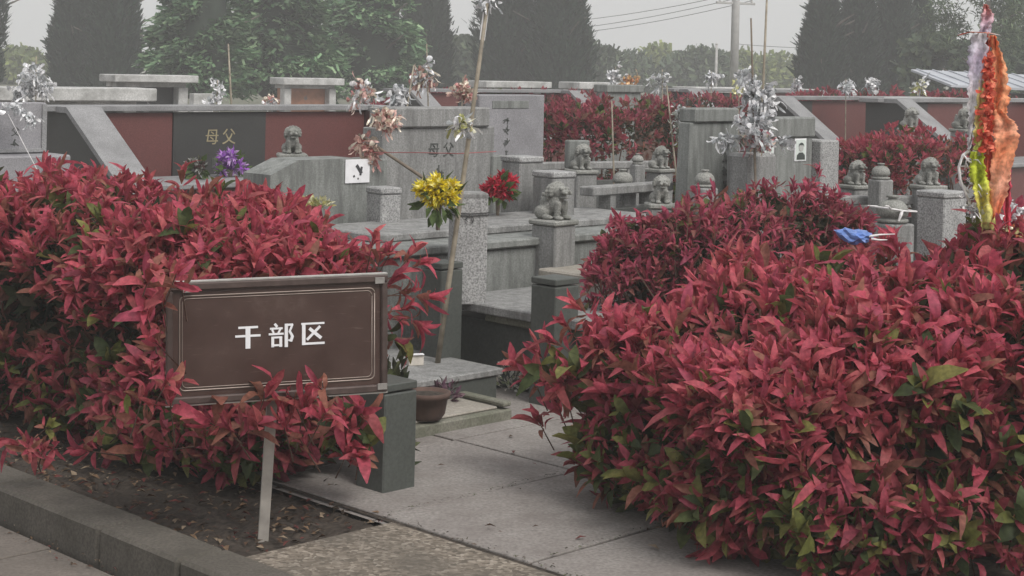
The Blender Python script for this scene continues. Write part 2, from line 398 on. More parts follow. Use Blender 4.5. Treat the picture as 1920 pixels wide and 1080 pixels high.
# post leans: foot to the left of the board
fp = sign.matrix_basis.inverted() @ gr(492, 1012, -.03)
sp_bm = bmesh.new(); top = Vector((.0, .016, zc + .12)); ft = Vector((fp.x, fp.y, -.08))
dd = (top - ft); nx = Vector((.018, 0, 0)); ny = Vector((0, .007, 0))
prism(sp_bm, [ft - nx - ny, ft + nx - ny, ft + nx + ny, ft - nx + ny], dd)
obj('post', sp_bm, 'post_paint', sign)

# ------------------------------------------------------------------ photinia hedges
REDS = np.array([(.54, .095, .145), (.48, .08, .125), (.57, .115, .155), (.43, .08, .13), (.52, .13, .145), (.40, .09, .105)])
BROWN = np.array([(.30, .12, .09), (.24, .10, .07), (.34, .14, .10)])
GREENS = np.array([(.15, .16, .045), (.09, .11, .04), (.21, .20, .06), (.06, .08, .03)])
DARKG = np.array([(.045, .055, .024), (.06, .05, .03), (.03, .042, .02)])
def superbox(n, hx, hy, hz, e=.55, only_upper=False):
    """points and normals on a rounded-box hull centred at origin"""
    d = rng.normal(size=(n, 3)); d /= np.linalg.norm(d, axis=1, keepdims=True)
    if only_upper: d[:, 2] = np.abs(d[:, 2])
    q = np.sign(d) * np.abs(d) ** e
    nn = np.sign(q) * np.abs(q) ** (2 / e - 1)
    nn /= np.maximum(np.linalg.norm(nn, axis=1, keepdims=True), 1e-6)
    return q * np.array([hx, hy, hz]), nn
def hedge(name, label, c, rz, hx, hy, h, nspr, leafL=(.07, .115), nparts=0, zlow=.12, lpf=8, green=.5, seg_small=False, tall=None, inner=1.2, bump=.07, group=None, extra=(), tint=(1, 1, 1), slope=None):
    """c: ground centre; box 2hx by 2hy by h"""
    root = thing(name, label, 'hedge', c, rz, group)
    cz = (h + zlow) / 2; hz = (h - zlow) / 2
    Rz = np.array(Matrix.Rotation(-rz, 3, 'Z')); camL = np.array(root.matrix_basis.inverted() @ Vector((0, 0, EYE))) if False else Rz @ (np.array([0, 0, EYE]) - np.array([c[0], c[1], 0]))
    P, Nn = superbox(nspr * 3, hx, hy, hz)
    tocam = camL - (P + [0, 0, cz]); tocam /= np.linalg.norm(tocam, axis=1, keepdims=True)
    facing = (Nn * tocam).sum(1) + .35 * (Nn[:, 2] > .4)
    keep = np.where(rng.uniform(size=len(P)) < np.where(facing > -.05, 1.0, .22))[0][:int(nspr * 1.0)]
    P, Nn, facing = P[keep], Nn[keep], facing[keep]
    # lumpy hull
    lump = bump * (np.sin(P[:, 0] * 5.1 + 1.3) * np.sin(P[:, 1] * 6.3 + .4) + .7 * np.sin(P[:, 0] * 11 + P[:, 2] * 9) + rng.normal(size=len(P)) * .55)
    P = P + Nn * lump[:, None]; P[:, 2] += cz
    if slope is not None: P[:, 2] *= np.interp(P[:, 0], np.linspace(-hx, hx, len(slope)), slope)
    P[:, 2] = np.maximum(P[:, 2], .05)
    hrel = (P[:, 2] - zlow) / (h - zlow)
    ax = Nn * .62 + np.array([0, 0, .85]) + rng.normal(size=P.shape) * .34
    ax /= np.linalg.norm(ax, axis=1, keepdims=True)
    if len(extra):
        ew = np.array([tuple(e[0]) for e in extra]) - np.array([c[0], c[1], 0]); ea = np.array([tuple(Vector(e[1]).normalized()) for e in extra])
        P = np.concatenate([P, ew @ Rz.T]); ax = np.concatenate([ax, ea @ Rz.T]); facing = np.concatenate([facing, np.ones(len(ew))]); hrel = np.concatenate([hrel, np.array([e[2] for e in extra])])
    n = len(P); sprS = rng.uniform(.55, 1.18, n)
    allL = []
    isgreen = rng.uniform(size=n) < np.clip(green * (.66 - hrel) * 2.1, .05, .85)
    for k in range(lpf):
        ang = k * 2.39996 + rng.uniform(0, .5, n)
        t_ = k / (lpf - 1)
        el = np.radians(80 - 62 * t_) + rng.normal(size=n) * .2
        perp = np.cross(ax, np.array([.3, .2, 1.0]) + rng.normal(size=(n, 3)) * .01); perp /= np.linalg.norm(perp, axis=1, keepdims=True)
        per2 = np.cross(ax, perp)
        side = perp * np.cos(ang)[:, None] + per2 * np.sin(ang)[:, None]
        d = ax * np.sin(el)[:, None] + side * np.cos(el)[:, None]
        up = ax * np.cos(el)[:, None] - side * np.sin(el)[:, None] + rng.normal(size=(n, 3)) * .38
        L = rng.uniform(leafL[0], leafL[1], n) * (.62 + .55 * math.sin(math.pi * (.15 + .7 * t_))) * sprS * rng.uniform(.8, 1.15, n)
        pos = P - ax * (.055 * t_)[..., None] * (leafL[1] / .115) if np.ndim(t_) else P - ax * (.055 * t_) * (leafL[1] / .115)
        pos = pos + side * .006
        red = REDS[rng.integers(0, len(REDS), n)] * rng.uniform(.75, 1.15, (n, 1))
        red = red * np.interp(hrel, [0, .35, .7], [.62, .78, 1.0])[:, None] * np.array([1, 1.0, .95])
        brn = BROWN[rng.integers(0, 3, n)]; grn = GREENS[rng.integers(0, 4, n)] * rng.uniform(.8, 1.2, (n, 1))
        old = (t_ > .5) & (rng.uniform(size=n) < .45)
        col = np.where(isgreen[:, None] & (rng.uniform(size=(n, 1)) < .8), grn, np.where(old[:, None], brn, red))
        allL.append((pos, d, up, L, col, facing, rng.integers(0, 5, n)))
    pos = np.concatenate([a[0] for a in allL]); d = np.concatenate([a[1] for a in allL]); up = np.concatenate([a[2] for a in allL]); L = np.concatenate([a[3] for a in allL])
    col = np.concatenate([a[4] for a in allL]); fc = np.concatenate([a[5] for a in allL]); var = np.concatenate([a[6] for a in allL])
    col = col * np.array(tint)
    fr = frames(d, up); wid = rng.uniform(.85, 1.25, len(pos)) * (.98 if True else 1)
    wid = wid * np.where(col[:, 1] > col[:, 0] * .9, 1.55, 1.0); scl = np.stack([L * wid, L, L], 1)
    mask = np.ones(len(pos), bool)
    if nparts:
        Rw = np.array(Matrix.Rotation(rz, 3, 'Z')); tip = (pos + d * L[:, None] * .6) @ Rw.T + np.array([c[0], c[1], 0])
        dist = np.linalg.norm(tip - np.array([0, 0, EYE]), axis=1); px = tip[:, 0] / tip[:, 1] * FPX + 960; py = (EYE - tip[:, 2]) / tip[:, 1] * FPX + 120
        broad = np.abs((fr[:, :, 2] * ((np.array([0, 0, EYE]) - tip) / dist[:, None]) @ np.eye(3) if False else ((fr[:, :, 2] @ Rw.T) * ((np.array([0, 0, EYE]) - tip) / dist[:, None]))).sum(1))
        score = L * (.35 + broad) / dist + .01 * (fc > .25) - 10 * ((px < 10) | (px > 1910) | (py > 1070) | (py < 5)) - 1.0 * (fc < .1)
        pick = np.argsort(-score)[:nparts]; mask[pick] = False
        cache = {}
        for i in pick:
            tv, tf = T_LEAF[var[i]]
            key = (var[i], int(np.argmin(np.linalg.norm(np.concatenate([REDS, BROWN, GREENS]) - col[i], axis=1))))
            if key not in cache:
                cc = np.concatenate([REDS, BROWN, GREENS])[key[1]]
                cache[key] = raw_mesh('leaf', tv, tf, np.tile(cc, (len(tv), 1)), 'leaf_red')
            o = link('leaf', cache[key], root)
            M = Matrix(fr[i].tolist()).to_4x4() @ Matrix.Diagonal(Vector(scl[i].tolist() + [1])); M.translation = Vector(pos[i].tolist())
            o.matrix_basis = M
    S = [(T_LEAF[v] if not seg_small else T_SMALL, pos[mask & (var == v)], fr[mask & (var == v)], scl[mask & (var == v)], col[mask & (var == v)]) for v in range(5)]
    # older dark inner foliage
    ni = int(nspr * inner * lpf * .55)
    Pi, Ni = superbox(ni, hx * .9, hy * .86, hz * .92); Pi *= rng.uniform(.55, 1., (ni, 1)) ** .5; Pi[:, 2] += cz
    if slope is not None: Pi[:, 2] *= np.interp(Pi[:, 0], np.linspace(-hx, hx, len(slope)), slope)
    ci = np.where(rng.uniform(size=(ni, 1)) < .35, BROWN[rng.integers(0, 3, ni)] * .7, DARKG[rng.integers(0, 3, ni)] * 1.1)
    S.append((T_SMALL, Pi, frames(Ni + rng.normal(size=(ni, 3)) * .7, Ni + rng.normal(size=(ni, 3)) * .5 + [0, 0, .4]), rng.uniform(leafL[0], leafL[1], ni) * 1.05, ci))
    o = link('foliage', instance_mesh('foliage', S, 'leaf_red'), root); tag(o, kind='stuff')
    # woody stems
    bm = bmesh.new()
    ns = max(4, int(hx * 14))
    for i in range(ns):
        x = rng.uniform(-hx * .85, hx * .85); y = rng.uniform(-hy * .5, hy * .5)
        x2 = x + rng.normal() * .12; y2 = y + rng.normal() * .15
        tube(bm, [(x, y, -.04), ((x + x2) / 2 + rng.normal() * .03, (y + y2) / 2, h * .4), (x2, y2, h * .85)], [.013, .009, .004], 5)
    for i in keep[:0]: pass
    idx = np.argsort(-facing)[:min(n, 420 if nparts else 60)]
    for i in idx:
        e = P[i]; s_ = e - ax[i] * (.12 + .1 * rng.uniform()) + np.array([0, 0, -.02])
        tube(bm, [tuple(s_), tuple(e)], [.0035, .002], 3)
    tag(obj('stems', bm, 'wood_stem', root), kind='stuff')
    return root
EX = []
def ex(px, py, d, axis, hr=.8): EX.append((at(px, py, d), axis, hr))
for px, py in ((285, 520), (330, 512), (295, 552), (270, 590), (292, 640), (280, 690), (310, 712), (262, 740), (322, 745), (345, 528)): ex(px + random.uniform(-8, 8), py, 5.36 + random.uniform(-.06, .08), (random.uniform(-.3, .5), -.5, random.uniform(.2, .8)))
for px, py in ((500, 735), (545, 742), (572, 760), (610, 775), (530, 790), (470, 800), (595, 722), (430, 800), (390, 790), (560, 820)): ex(px, py, 5.6 + random.uniform(-.06, .06), (random.uniform(-.5, .5), -.5, random.uniform(.3, .9)), .55)
for px, py, a_ in ((735, 470, (.5, -.2, .8)), (770, 478, (.6, 0, .7)), (790, 495, (.9, 0, .3)), (735, 530, (.7, -.2, .5)), (765, 545, (.9, -.2, .2)), (800, 556, (1, -.1, -.1)), (745, 600, (.8, -.2, -.2)), (790, 610, (.9, -.2, -.4)), (742, 640, (.6, -.2, -.5)), (715, 480, (.3, -.2, .9)), (700, 450, (.2, -.2, .9)), (760, 580, (.8, -.2, .1))): ex(px, py, 6.75, a_)
for k in range(24): ex(random.uniform(0, 440), random.uniform(770, 850), 5.95 + random.uniform(-.1, .25), (random.uniform(-.5, .5), -.6, random.uniform(-.2, .5)), .3)
for k in range(14): ex(random.uniform(628, 690), random.uniform(765, 860), 6.15 + random.uniform(-.08, .1), (random.uniform(-.2, .6), -.6, random.uniform(-.2, .5)), .8)
hedge('photinia_hedge', 'red-leaved photinia hedge behind the brown sign board', (W(.81, 2.12).x, W(.81, 2.12).y, 0), RZ + R(90), 1.46, .47, .95, 2900, leafL=(.075, .115), nparts=300, green=.36, zlow=.02, extra=EX)
EX = []
for px, py in ((975, 690), (1010, 660), (1040, 640), (1000, 710), (1060, 610), (1030, 700), (1085, 575), (1060, 680), (1010, 790), (1050, 770)): ex(px, py, 6.6 + random.uniform(-.1, .1), (random.uniform(-.9, -.2), -.4, random.uniform(.2, .8)))
for k in range(46):
    yy = random.uniform(690, 880); ex(random.uniform(1010 + (yy - 690) * .75, 1150 + (yy - 690) * .6), yy, 6.35 + random.uniform(-.15, .15) - (yy - 690) * .002, (random.uniform(-.9, .1), -.5, random.uniform(-.1, .8)), .45)
for k in range(70): ex(random.uniform(1480, 1930), random.uniform(940, 1075), 5.28 + random.uniform(-.06, .1), (random.uniform(-.5, .5), -.6, random.uniform(-.2, .7)), .3)
for k in range(34): ex(random.uniform(1270, 1560), random.uniform(930, 1040), 5.55 + random.uniform(-.1, .2), (random.uniform(-.5, .5), -.6, random.uniform(-.7, .3)), .15)
hedge('photinia_hedge', 'large red and olive-green photinia bush in the right foreground', (1.80, 6.36, 0), R(14), 1.36, .84, .93, 4000, leafL=(.08, .12), nparts=300, green=.5, zlow=.0, extra=EX, slope=(.74, .9, 1.02, 1.08))
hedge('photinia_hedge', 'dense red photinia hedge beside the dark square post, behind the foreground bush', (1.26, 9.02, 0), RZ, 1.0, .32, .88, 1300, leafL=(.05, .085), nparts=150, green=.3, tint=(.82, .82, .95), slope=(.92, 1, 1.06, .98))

# ------------------------------------------------------------------ near posts and the near grave
def post(label, c, wd, h, mat='post_dark', rz=RZ, name='stone_post', z0=0., group=None):
    t_ = thing(name, label, 'post', (c[0], c[1], z0), rz, group)
    sh = obj('shaft', B((0, 0, (h - .03) / 2 - .02), (wd, wd, h + .01), .006), mat, t_)
    obj('cap', B((0, 0, h - .008), (wd * 1.006, wd * 1.006, .03), .004), mat, sh)
    return t_
post('short dark square stone post in front of the flower pot', W(.93, .40), .165, .405)
post('dark square stone post beside the red hedge in the middle', (.235, 8.06), .168, .61)
post('dark square stone post behind the leaning bamboo, left of the speckled pillar', (-.33, 8.42), .15, .63)

grave = thing('grave_platform', 'low grave platform of dark stone with mossy stepped slabs behind the short post', 'grave', W(2.1, 1.0), RZ)
def gp(name, a0, a1, b0, b1, z0, z1, mat, bev=.006):
    bm = B(((a0 + a1) / 2 - 2.1, (b0 + b1) / 2 - 1.0, (z0 + z1) / 2), (a1 - a0, b1 - b0, z1 - z0), bev); return obj(name, bm, mat, grave)
gp('step_slab', 1.15, 2.16, .93, 1.26, -.01, .05, 'slab_moss', .008)
gp('step_top', 1.17, 2.10, .97, 1.245, .0505, .062, 'slab_pale', .004)
gp('rim', 2.103, 2.158, .935, 1.25, .063, .085, 'slab_moss', .006)
gp('tomb_slab', 1.30, 2.40, 1.28, 2.6, -.01, .125, 'post_dark', .004)
gp('tomb_slab_top', 1.28, 2.43, 1.265, 2.62, .126, .16, 'granite', .006)
gp('wall', 2.66, 2.86, .9, 1.93, -.01, .33, 'post_dark', .004)
gp('coping_lower', 2.615, 2.95, .86, 1.6, .331, .372, 'slab_moss', .006)
gp('coping_upper', 2.58, 3.3, .84, 1.92, .3725, .42, 'granite', .006)
gp('back_block', 3.31, 4.6, .7, 1.9, -.01, .52, 'slab_pale', .01)

# speckled pillar with a dark cord
pc = at(874, 588, 8.55)
pil = thing('granite_pillar', 'speckled pale granite pillar with a dark cord tied near its top', 'pillar', (pc.x, pc.y, .42), R(12))
obj('shaft', B((0, 0, .265), (.178, .15, .55), .005), 'granite_pale', pil)
obj('top', B((0, 0, .548), (.18, .152, .03), .006), 'granite', pil)
cb = bmesh.new()
for k in range(2):
    z = .452 + k * .012
    tube(cb, [(-.093, -.08, z), (0, -.083, z - .006), (.093, -.08, z), (.093, .08, z), (-.093, .08, z), (-.093, -.08, z)], .003, 5)
tube(cb, [(-.01, -.083, .45), (-.03, -.085, .43), (-.02, -.083, .418)], .003, 4); tube(cb, [(.0, -.083, .45), (.012, -.085, .43), (.008, -.083, .412)], .003, 4)
obj('cord', cb, 'cord_dark', pil)

# pot, carton, little plant
pp = gr(790, 786, .062)
pot = thing('flower_pot', 'brown terracotta flower pot on the pale step behind the short post', 'flower pot', (pp.x + .02, pp.y + .02, .062)); pot.scale = (.8, .8, .8)
obj('bowl', lathe(bmesh.new(), [(.085, 0), (.105, .03), (.12, .12), (.132, .121), (.135, .15), (.12, .151), (.11, .13), (.06, .125)], 18), 'terracotta', pot, True)
obj('soil', lathe(bmesh.new(), [(.108, .12), (.108, .132), (.05, .14)], 14), 'soil', pot)
def tuft(name, label, cat, loc, n, rad, L, cols, mat='leaf_tree', upk=.8, parent=None, zspread=.4):
    d = rng.normal(size=(n, 3)); d[:, 2] = np.abs(d[:, 2]) * upk + .15
    d /= np.linalg.norm(d, axis=1, keepdims=True)
    pos = d * rng.uniform(0, 1, (n, 1)) ** .5 * rad * [1, 1, zspread]
    col = np.array(cols)[rng.integers(0, len(cols), n)] * rng.uniform(.75, 1.2, (n, 1))
    me = instance_mesh(name, [(T_SMALL, pos, frames(d + rng.normal(size=(n, 3)) * .3, rng.normal(size=(n, 3)) + [0, 0, .5]), rng.uniform(L * .6, L * 1.2, n), col)], mat)
    o = link(name, me, parent, loc)
    return tag(o, label, cat) if label else o
q = W(1.12, .58); tuft('green_plant', 'small dark green plant growing behind the short dark post', 'plant', (q.x, q.y, -.01), 150, .075, .06, [(.06, .075, .04), (.09, .10, .05), (.045, .05, .03)], zspread=6.4)
cpos = gr(778, 684, .16)
ct = thing('paper_carton', 'small pale paper carton on the slab under the bamboo pole', 'carton', (cpos.x, cpos.y, .16), R(20))
obj('carton_body', B((0, 0, .025), (.075, .05, .05), .002), 'carton', ct); obj('lid_flap', B((0, -.02, .055), (.073, .03, .004)), 'paper', ct)
fb = gr(955, 735, 0); tuft('white_flowers', 'small bunch of white flowers lying on the floor by the dark post', 'flowers', (fb.x, fb.y, .01), 120, .09, .035, [(.75, .74, .7), (.6, .55, .5), (.3, .33, .2)], 'petal', zspread=1.6)
pb = gr(836, 752, .062); tuft('purple_sprig', 'dull purple sprig beside the terracotta pot', 'plant', (pb.x, pb.y, .062), 70, .06, .045, [(.16, .08, .12), (.11, .07, .08), (.2, .13, .15)], 'leaf_red', zspread=1.5)

# ------------------------------------------------------------------ steles
def char_cells(bm, x, z, s, y, n=6):
    for _ in range(n):
        a = random.choice((0, 0, 90, 90, 45, -40)); L = s * random.uniform(.4, .9); cx = x + random.uniform(-.25, .25) * s; cz_ = z + random.uniform(-.32, .32) * s
        dx, dz = math.cos(R(a)) * L / 2, math.sin(R(a)) * L / 2
        stroke(bm, (cx - dx, cz_ - dz), (cx + dx, cz_ + dz), s * .12, y)
def cells(parent, lst, mat='engraved'):
    for (x, z, s_, y) in lst:
        bm = bmesh.new(); char_cells(bm, x, z, s_, y); obj('engraved_mark', bm, mat, parent)
def glyph(name, text, size, mat, parent, loc):
    cu = bpy.data.curves.new(name, 'FONT'); cu.body = text; cu.size = size; cu.extrude = .002; cu.align_x = 'CENTER'; cu.align_y = 'CENTER'
    o = bpy.data.objects.new(name, cu); COL.objects.link(o)
    dg = bpy.context.evaluated_depsgraph_get(); me = bpy.data.meshes.new_from_object(o.evaluated_get(dg))
    bpy.data.objects.remove(o); me.materials.clear(); me.materials.append(MATS[mat])
    o = link(name, me, parent, loc); o.rotation_euler = (R(90), 0, 0); return o
def stele(label, c, wd, h, th=.16, mat='granite', cap=.12, base=(.14, .2), capw=1.06, rz=RZ, shoulder=0., z0=0., name='gravestone', body_taper=1.):
    t_ = thing(name, label, 'gravestone', (c[0], c[1], z0), rz)
    bz = base[0]
    obj('base', B((0, 0, bz / 2 - .01), (wd * 1.18, th + base[1], bz + .02), .012), mat, t_)
    hb = h - bz - cap
    if shoulder:
        bm = prism(bmesh.new(), [(-wd / 2, -th / 2, bz + .001), (wd / 2, -th / 2, bz + .001), (wd / 2, -th / 2, bz + hb - shoulder * .4), (wd / 2 - shoulder, -th / 2, bz + hb), (-wd / 2 + shoulder, -th / 2, bz + hb), (-wd / 2, -th / 2, bz + hb - shoulder * .4)], (0, th, 0))
        obj('slab', bm, mat, t_)
    else: obj('slab', B((0, 0, bz + hb / 2), (wd, th, hb), .006, taper=body_taper), mat, t_)
    if cap: obj('cap', B((0, 0, h - cap / 2), (wd * capw * body_taper, th * 1.25, cap - .002), .01), mat, t_)
    return t_

# central stele with plinth
s1c = Vector((-.52, 10.75, 0))
s1 = stele('broad grey stele with engraved characters behind the yellow flowers', s1c, .98, 1.36, .2, 'granite', cap=.13, base=(.62, .34), capw=.86)
for s in (-1, 1): obj('side_block', B((s * .52, -.005, .83), (.13, .22, .42), .01), 'granite_green', s1)
obj('ledge', B((0, -.34, .28), (1.35, .26, .58), .012), 'granite', s1)
obj('ledge_slab', B((0, -.36, .585), (1.42, .33, .05), .01), 'granite_green', s1)
obj('tomb_lid', B((-.35, -1.0, .31), (2.6, .98, .64), .012), 'granite_green', s1)
obj('tomb_lid_rim', B((-.35, -1.0, .655), (2.66, 1.04, .045), .008), 'granite_green', s1)
obj('tomb_kerb', B((-.35, -.95, .70), (2.3, .6, .045), .008), 'granite', s1)
for tx, x, z, sz in (('母', -.06, 1.08, .10), ('父', .07, 1.08, .10)):
    glyph('character', tx, sz, 'engraved', s1, (x, -.1025, z))
cells(s1, [(.0, .93 - i * .1, .08, -.103) for i in range(3)])
s2c = at(945, 300, 12.9)
s2 = stele('taller blue-grey stele just behind the broad grey stele', (s2c.x, s2c.y), .72, 1.41, .16, 'purple_stone', cap=.0, base=(.3, .25))
cells(s2, [(-.06, 1.22 - i * .09, .065, -.083) for i in range(6)])
obj('top_emblem', B((-.02, -.082, 1.335), (.4, .008, .06), .003), 'granite_green', s2)

# headstone with the white paper, left of centre
s3c = at(590, 350, 9.75)
s3 = stele('low wide grey headstone with sloping shoulders behind the sign hedge', (s3c.x, s3c.y), .84, 1.07, .26, 'granite_green', cap=0, base=(.5, .25), shoulder=.2)
pw = s3.matrix_basis.inverted() @ at(643, 313, 9.75)
pt = thing('paper_notice', 'white paper sheet with a dark drawing stuck on the low headstone', 'paper', s3.matrix_basis @ Vector((.21, -.137, .93)), RZ)
obj('sheet', B((0, 0, .065), (.185, .004, .14)), 'paper', pt)
bm = bmesh.new(); stroke(bm, (-.01, .10), (.03, .05), .02, -.0045); stroke(bm, (.03, .09), (.02, .04), .014, -.0048); stroke(bm, (-.03, .04), (-.025, .03), .012, -.0046); stroke(bm, (0, .02), (.008, .02), .01, -.0046)
obj('drawing', bm, 'ink', pt)

# left edge stele
s4c = at(-16, 240, 12.2)
s4 = stele('purple-grey stele at the left edge of the picture', (s4c.x, s4c.y), .80, 1.28, .16, 'purple_stone', cap=0, base=(.9, .5))
for s in (-1, 1): obj('frame_strip', B((s * .38, -.088, 1.09), (.04, .014, .36), .003), 'coping', s4)
obj('frame_strip', B((0, -.088, .925), (.72, .014, .03), .003), 'coping', s4)
glyph('character', '父', .07, 'engraved', s4, (.15, -.081, 1.06)); cells(s4, [(.15, .98, .06, -.083)])

# right pair of steles with portraits
s5c = at(1328, 300, 11.4)
s5 = stele('tall tapering grey stele left of the portrait stele', (s5c.x, s5c.y), .62, 1.38, .12, 'granite_green', cap=.10, base=(.3, .3), capw=.9, body_taper=.86)
cells(s5, [(.12, 1.12 - i * .09, .07, -.062) for i in range(5)])
s6c = at(1459, 300, 11.3)
s6 = stele('grey stele carrying two small portrait photographs', (s6c.x, s6c.y), .60, 1.33, .14, 'granite_green', cap=.14, base=(.3, .3), capw=1.04)
obj('side_panel', B((.42, -.03, .62), (.22, .22, 1.1), .01), 'granite_pale', s6)
obj('side_panel', B((-.46, -.12, .59), (.30, .2, 1.02), .02), 'granite', s6)
def on_face(t_, px, py, y):
    """point where the sight line through a pixel meets the plane local-y = y of a thing"""
    Mi = t_.matrix_basis.inverted(); a = Mi @ Vector((0, 0, EYE)); b_ = Mi @ at(px, py, 10.0); k = (y - a.y) / (b_.y - a.y); return a + (b_ - a) * k
def portrait(label, px, py, wd, hh):
    lp = on_face(s6, px, py, -.074); t_ = thing('portrait_plaque', label, 'portrait', s6.matrix_basis @ lp, RZ)
    obj('plate', B((0, 0, hh / 2), (wd, .006, hh), .001), 'paper', t_)
    pic = obj('picture', B((0, -.004, hh / 2), (wd * .86, .003, hh * .9)), 'photo_back', t_)
    bm = bmesh.new(); k = wd
    prism(bm, [(-.36 * k, -.007, hh * .07), (.36 * k, -.007, hh * .07), (.34 * k, -.007, hh * .26), (.16 * k, -.007, hh * .38), (-.16 * k, -.007, hh * .38), (-.34 * k, -.007, hh * .26)], (0, .0015, 0)); obj('jacket', bm, 'photo_dark', pic)
    bm = bmesh.new(); prism(bm, [(math.cos(a) * .2 * k, -.0085, hh * .59 + math.sin(a) * .17 * hh) for a in [i * .5236 for i in range(12)]], (0, .0015, 0)); obj('face', bm, 'skin_grey', pic)
    bm = bmesh.new(); prism(bm, [(math.cos(a) * .23 * k, -.0105, hh * .64 + math.sin(a) * .18 * hh) for a in [R(d_) for d_ in range(0, 181, 20)]] + [(-.17 * k, -.0105, hh * .71), (.17 * k, -.0105, hh * .71)], (0, .0015, 0)); obj('hair', bm, 'photo_dark', pic)
portrait('taller portrait photograph of a person in a dark jacket on the grey stele', 1500, 302, .135, .155)
portrait('smaller portrait photograph half hidden by silver foil flowers', 1440, 304, .12, .115)

# ------------------------------------------------------------------ lions and finial posts
def blobmesh():
    bm = bmesh.new()
    def sph(c, r, sub=2):
        q_ = bmesh.ops.create_icosphere(bm, subdivisions=sub, radius=1)
        r = (r, r, r) if not hasattr(r, '__len__') else r
        for v in q_['verts']: v.co = Vector((v.co.x * r[0] + c[0], v.co.y * r[1] + c[1], v.co.z * r[2] + c[2]))
    sph((0, .05, .11), (.085, .095, .11)); sph((0, -.03, .15), (.075, .07, .10))
    for s in (-1, 1):
        sph((s * .07, .08, .06), (.055, .08, .065)); sph((s * .085, .0, .02), (.035, .06, .024))
        for k in range(6): sph((s * .047, -.075 - k * .003, .03 + k * .022), .028)
        sph((s * .05, -.105, .018), (.034, .045, .022)); sph((s * .078, -.025, .275), (.018, .022, .028)); sph((s * .034, -.112, .272), (.024, .02, .016)); sph((s * .03, -.155, .236), (.022, .02, .018))
    sph((0, -.045, .245), (.078, .07, .068)); sph((0, -.128, .240), (.050, .042, .020)); sph((0, -.165, .254), (.022, .014, .014)); sph((0, -.118, .196), (.044, .040, .013)); sph((0, -.09, .218), (.03, .03, .03))
    for k in range(11):
        a = R(-20 + 22 * k); sph((.088 * math.cos(a), -.03, .243 + .074 * math.sin(a)), .021); sph((.088 * math.cos(a + .2), .012, .225 + .074 * math.sin(a + .2)), .022)
    for k in range(5): sph((0, .135 + .01 * math.sin(k), .07 + .035 * k), .026 - .002 * k)
    me = bpy.data.meshes.new('lion'); bm.to_mesh(me); bm.free()
    o = bpy.data.objects.new('lion_src', me); COL.objects.link(o); md = o.modifiers.new('r', 'REMESH'); md.mode = 'VOXEL'; md.voxel_size = .0062
    sm_ = o.modifiers.new('s', 'SMOOTH'); sm_.iterations = 1
    r_ = bpy.data.meshes.new_from_object(o.evaluated_get(bpy.context.evaluated_depsgraph_get()))
    bpy.data.objects.remove(o); r_.materials.clear(); r_.materials.append(MATS['lion_stone']); r_.polygons.foreach_set('use_smooth', [True] * len(r_.polygons))
    return r_
LION = blobmesh()
def lion_post(label, px, ytop, d, s=1., pw_=.2, rz=R(30), z0=0., block=False):
    """lion seated on a square stone post; ytop = pixel row of the crown"""
    s = s * .88; tp = at(px, ytop, d); H = tp.z - .315 * s - z0
    t_ = thing('stone_lion', label, 'statue', (tp.x, tp.y, z0), rz + R((px * 7.3) % 50 - 25), 'stone lions on the grave railings')
    pst = obj('post', B((0, 0, (H - .03) / 2), (pw_, pw_, H - .03), .008), 'granite', t_)
    obj('post_cap', B((0, 0, H - .0145), (pw_ * 1.16, pw_ * 1.16, .03), .008), 'lion_stone', pst)
    o = link('lion', LION, t_, (0, 0, H)); o.scale = (s, s, s)
    if block: obj('back_block', B((0.03, .13, H + .10), (.17, .07, .2), .008), 'granite_green', t_)
    return t_
lion_post('stone lion rising above the low headstone with the paper', 549, 238, 10.4, .60, .16)
lion_post('largest stone lion, beside the granite pillar and red hedge', 1040, 343, 9.35, .74, .18)
lion_post('stone lion in front of a square stone block before the tall red hedge', 1092, 272, 11.6, .62, .16, block=True)
lion_post('stone lion left of the tapering stele, before the red hedge', 1238, 275, 12.6, .6, .15)
lion_post('pale stone lion poking out of the red hedge top', 1240, 331, 10.0, .58, .15)
lion_post('stone lion just right of the portrait stele', 1606, 302, 12.0, .62, .16)
lion_post('stone lion at the right, left of the streamer', 1742, 297, 11.8, .68, .17)
lion_post('small stone lion in front of the dark red tomb wall, upper right', 1708, 203, 16.5, .72, .17)
lion_post('small stone lion half hidden behind the coloured streamer', 1806, 204, 16.0, .7, .17)
def finial_post(label, px, ytop, d, wd, knob=1.):
    tp = at(px, ytop, d); r = wd * .5; k = r * knob; H = tp.z
    t_ = thing('finial_post', label, 'post', (tp.x, tp.y, 0), R(30), 'round-topped stone railing posts')
    obj('shaft', B((0, 0, (H - 1.75 * k) / 2), (wd, wd, H - 1.75 * k), .01), 'granite', t_)
    z = H - 1.75 * k
    obj('knob', lathe(bmesh.new(), [(k * .8, z), (k, z + .1 * k), (k, z + .25 * k), (k * .78, z + .3 * k), (k * .78, z + .42 * k), (k * .96, z + .48 * k), (k * 1.0, z + .75 * k), (k * .9, z + 1.1 * k), (k * .62, z + 1.38 * k), (k * .3, z + 1.48 * k), (k * .26, z + 1.58 * k), (k * .42, z + 1.64 * k), (k * .4, z + 1.75 * k)], 18), 'lion_stone', t_, True)
    return t_
finial_post('round-topped stone post between the two lions right of the portrait stele', 1652, 306, 11.6, .13)
finial_post('thick round-topped stone post with a white rag tied to it', 1674, 366, 10.4, .20)
finial_post('round-topped stone post in front of the tapering stele', 1322, 318, 10.6, .13)
finial_post('round-topped stone post behind the red hedge, right of the block lion', 1168, 317, 11.2, .14)
finial_post('slim stone post just left of the small lion by the tapering stele', 1196, 288, 12.4, .09)
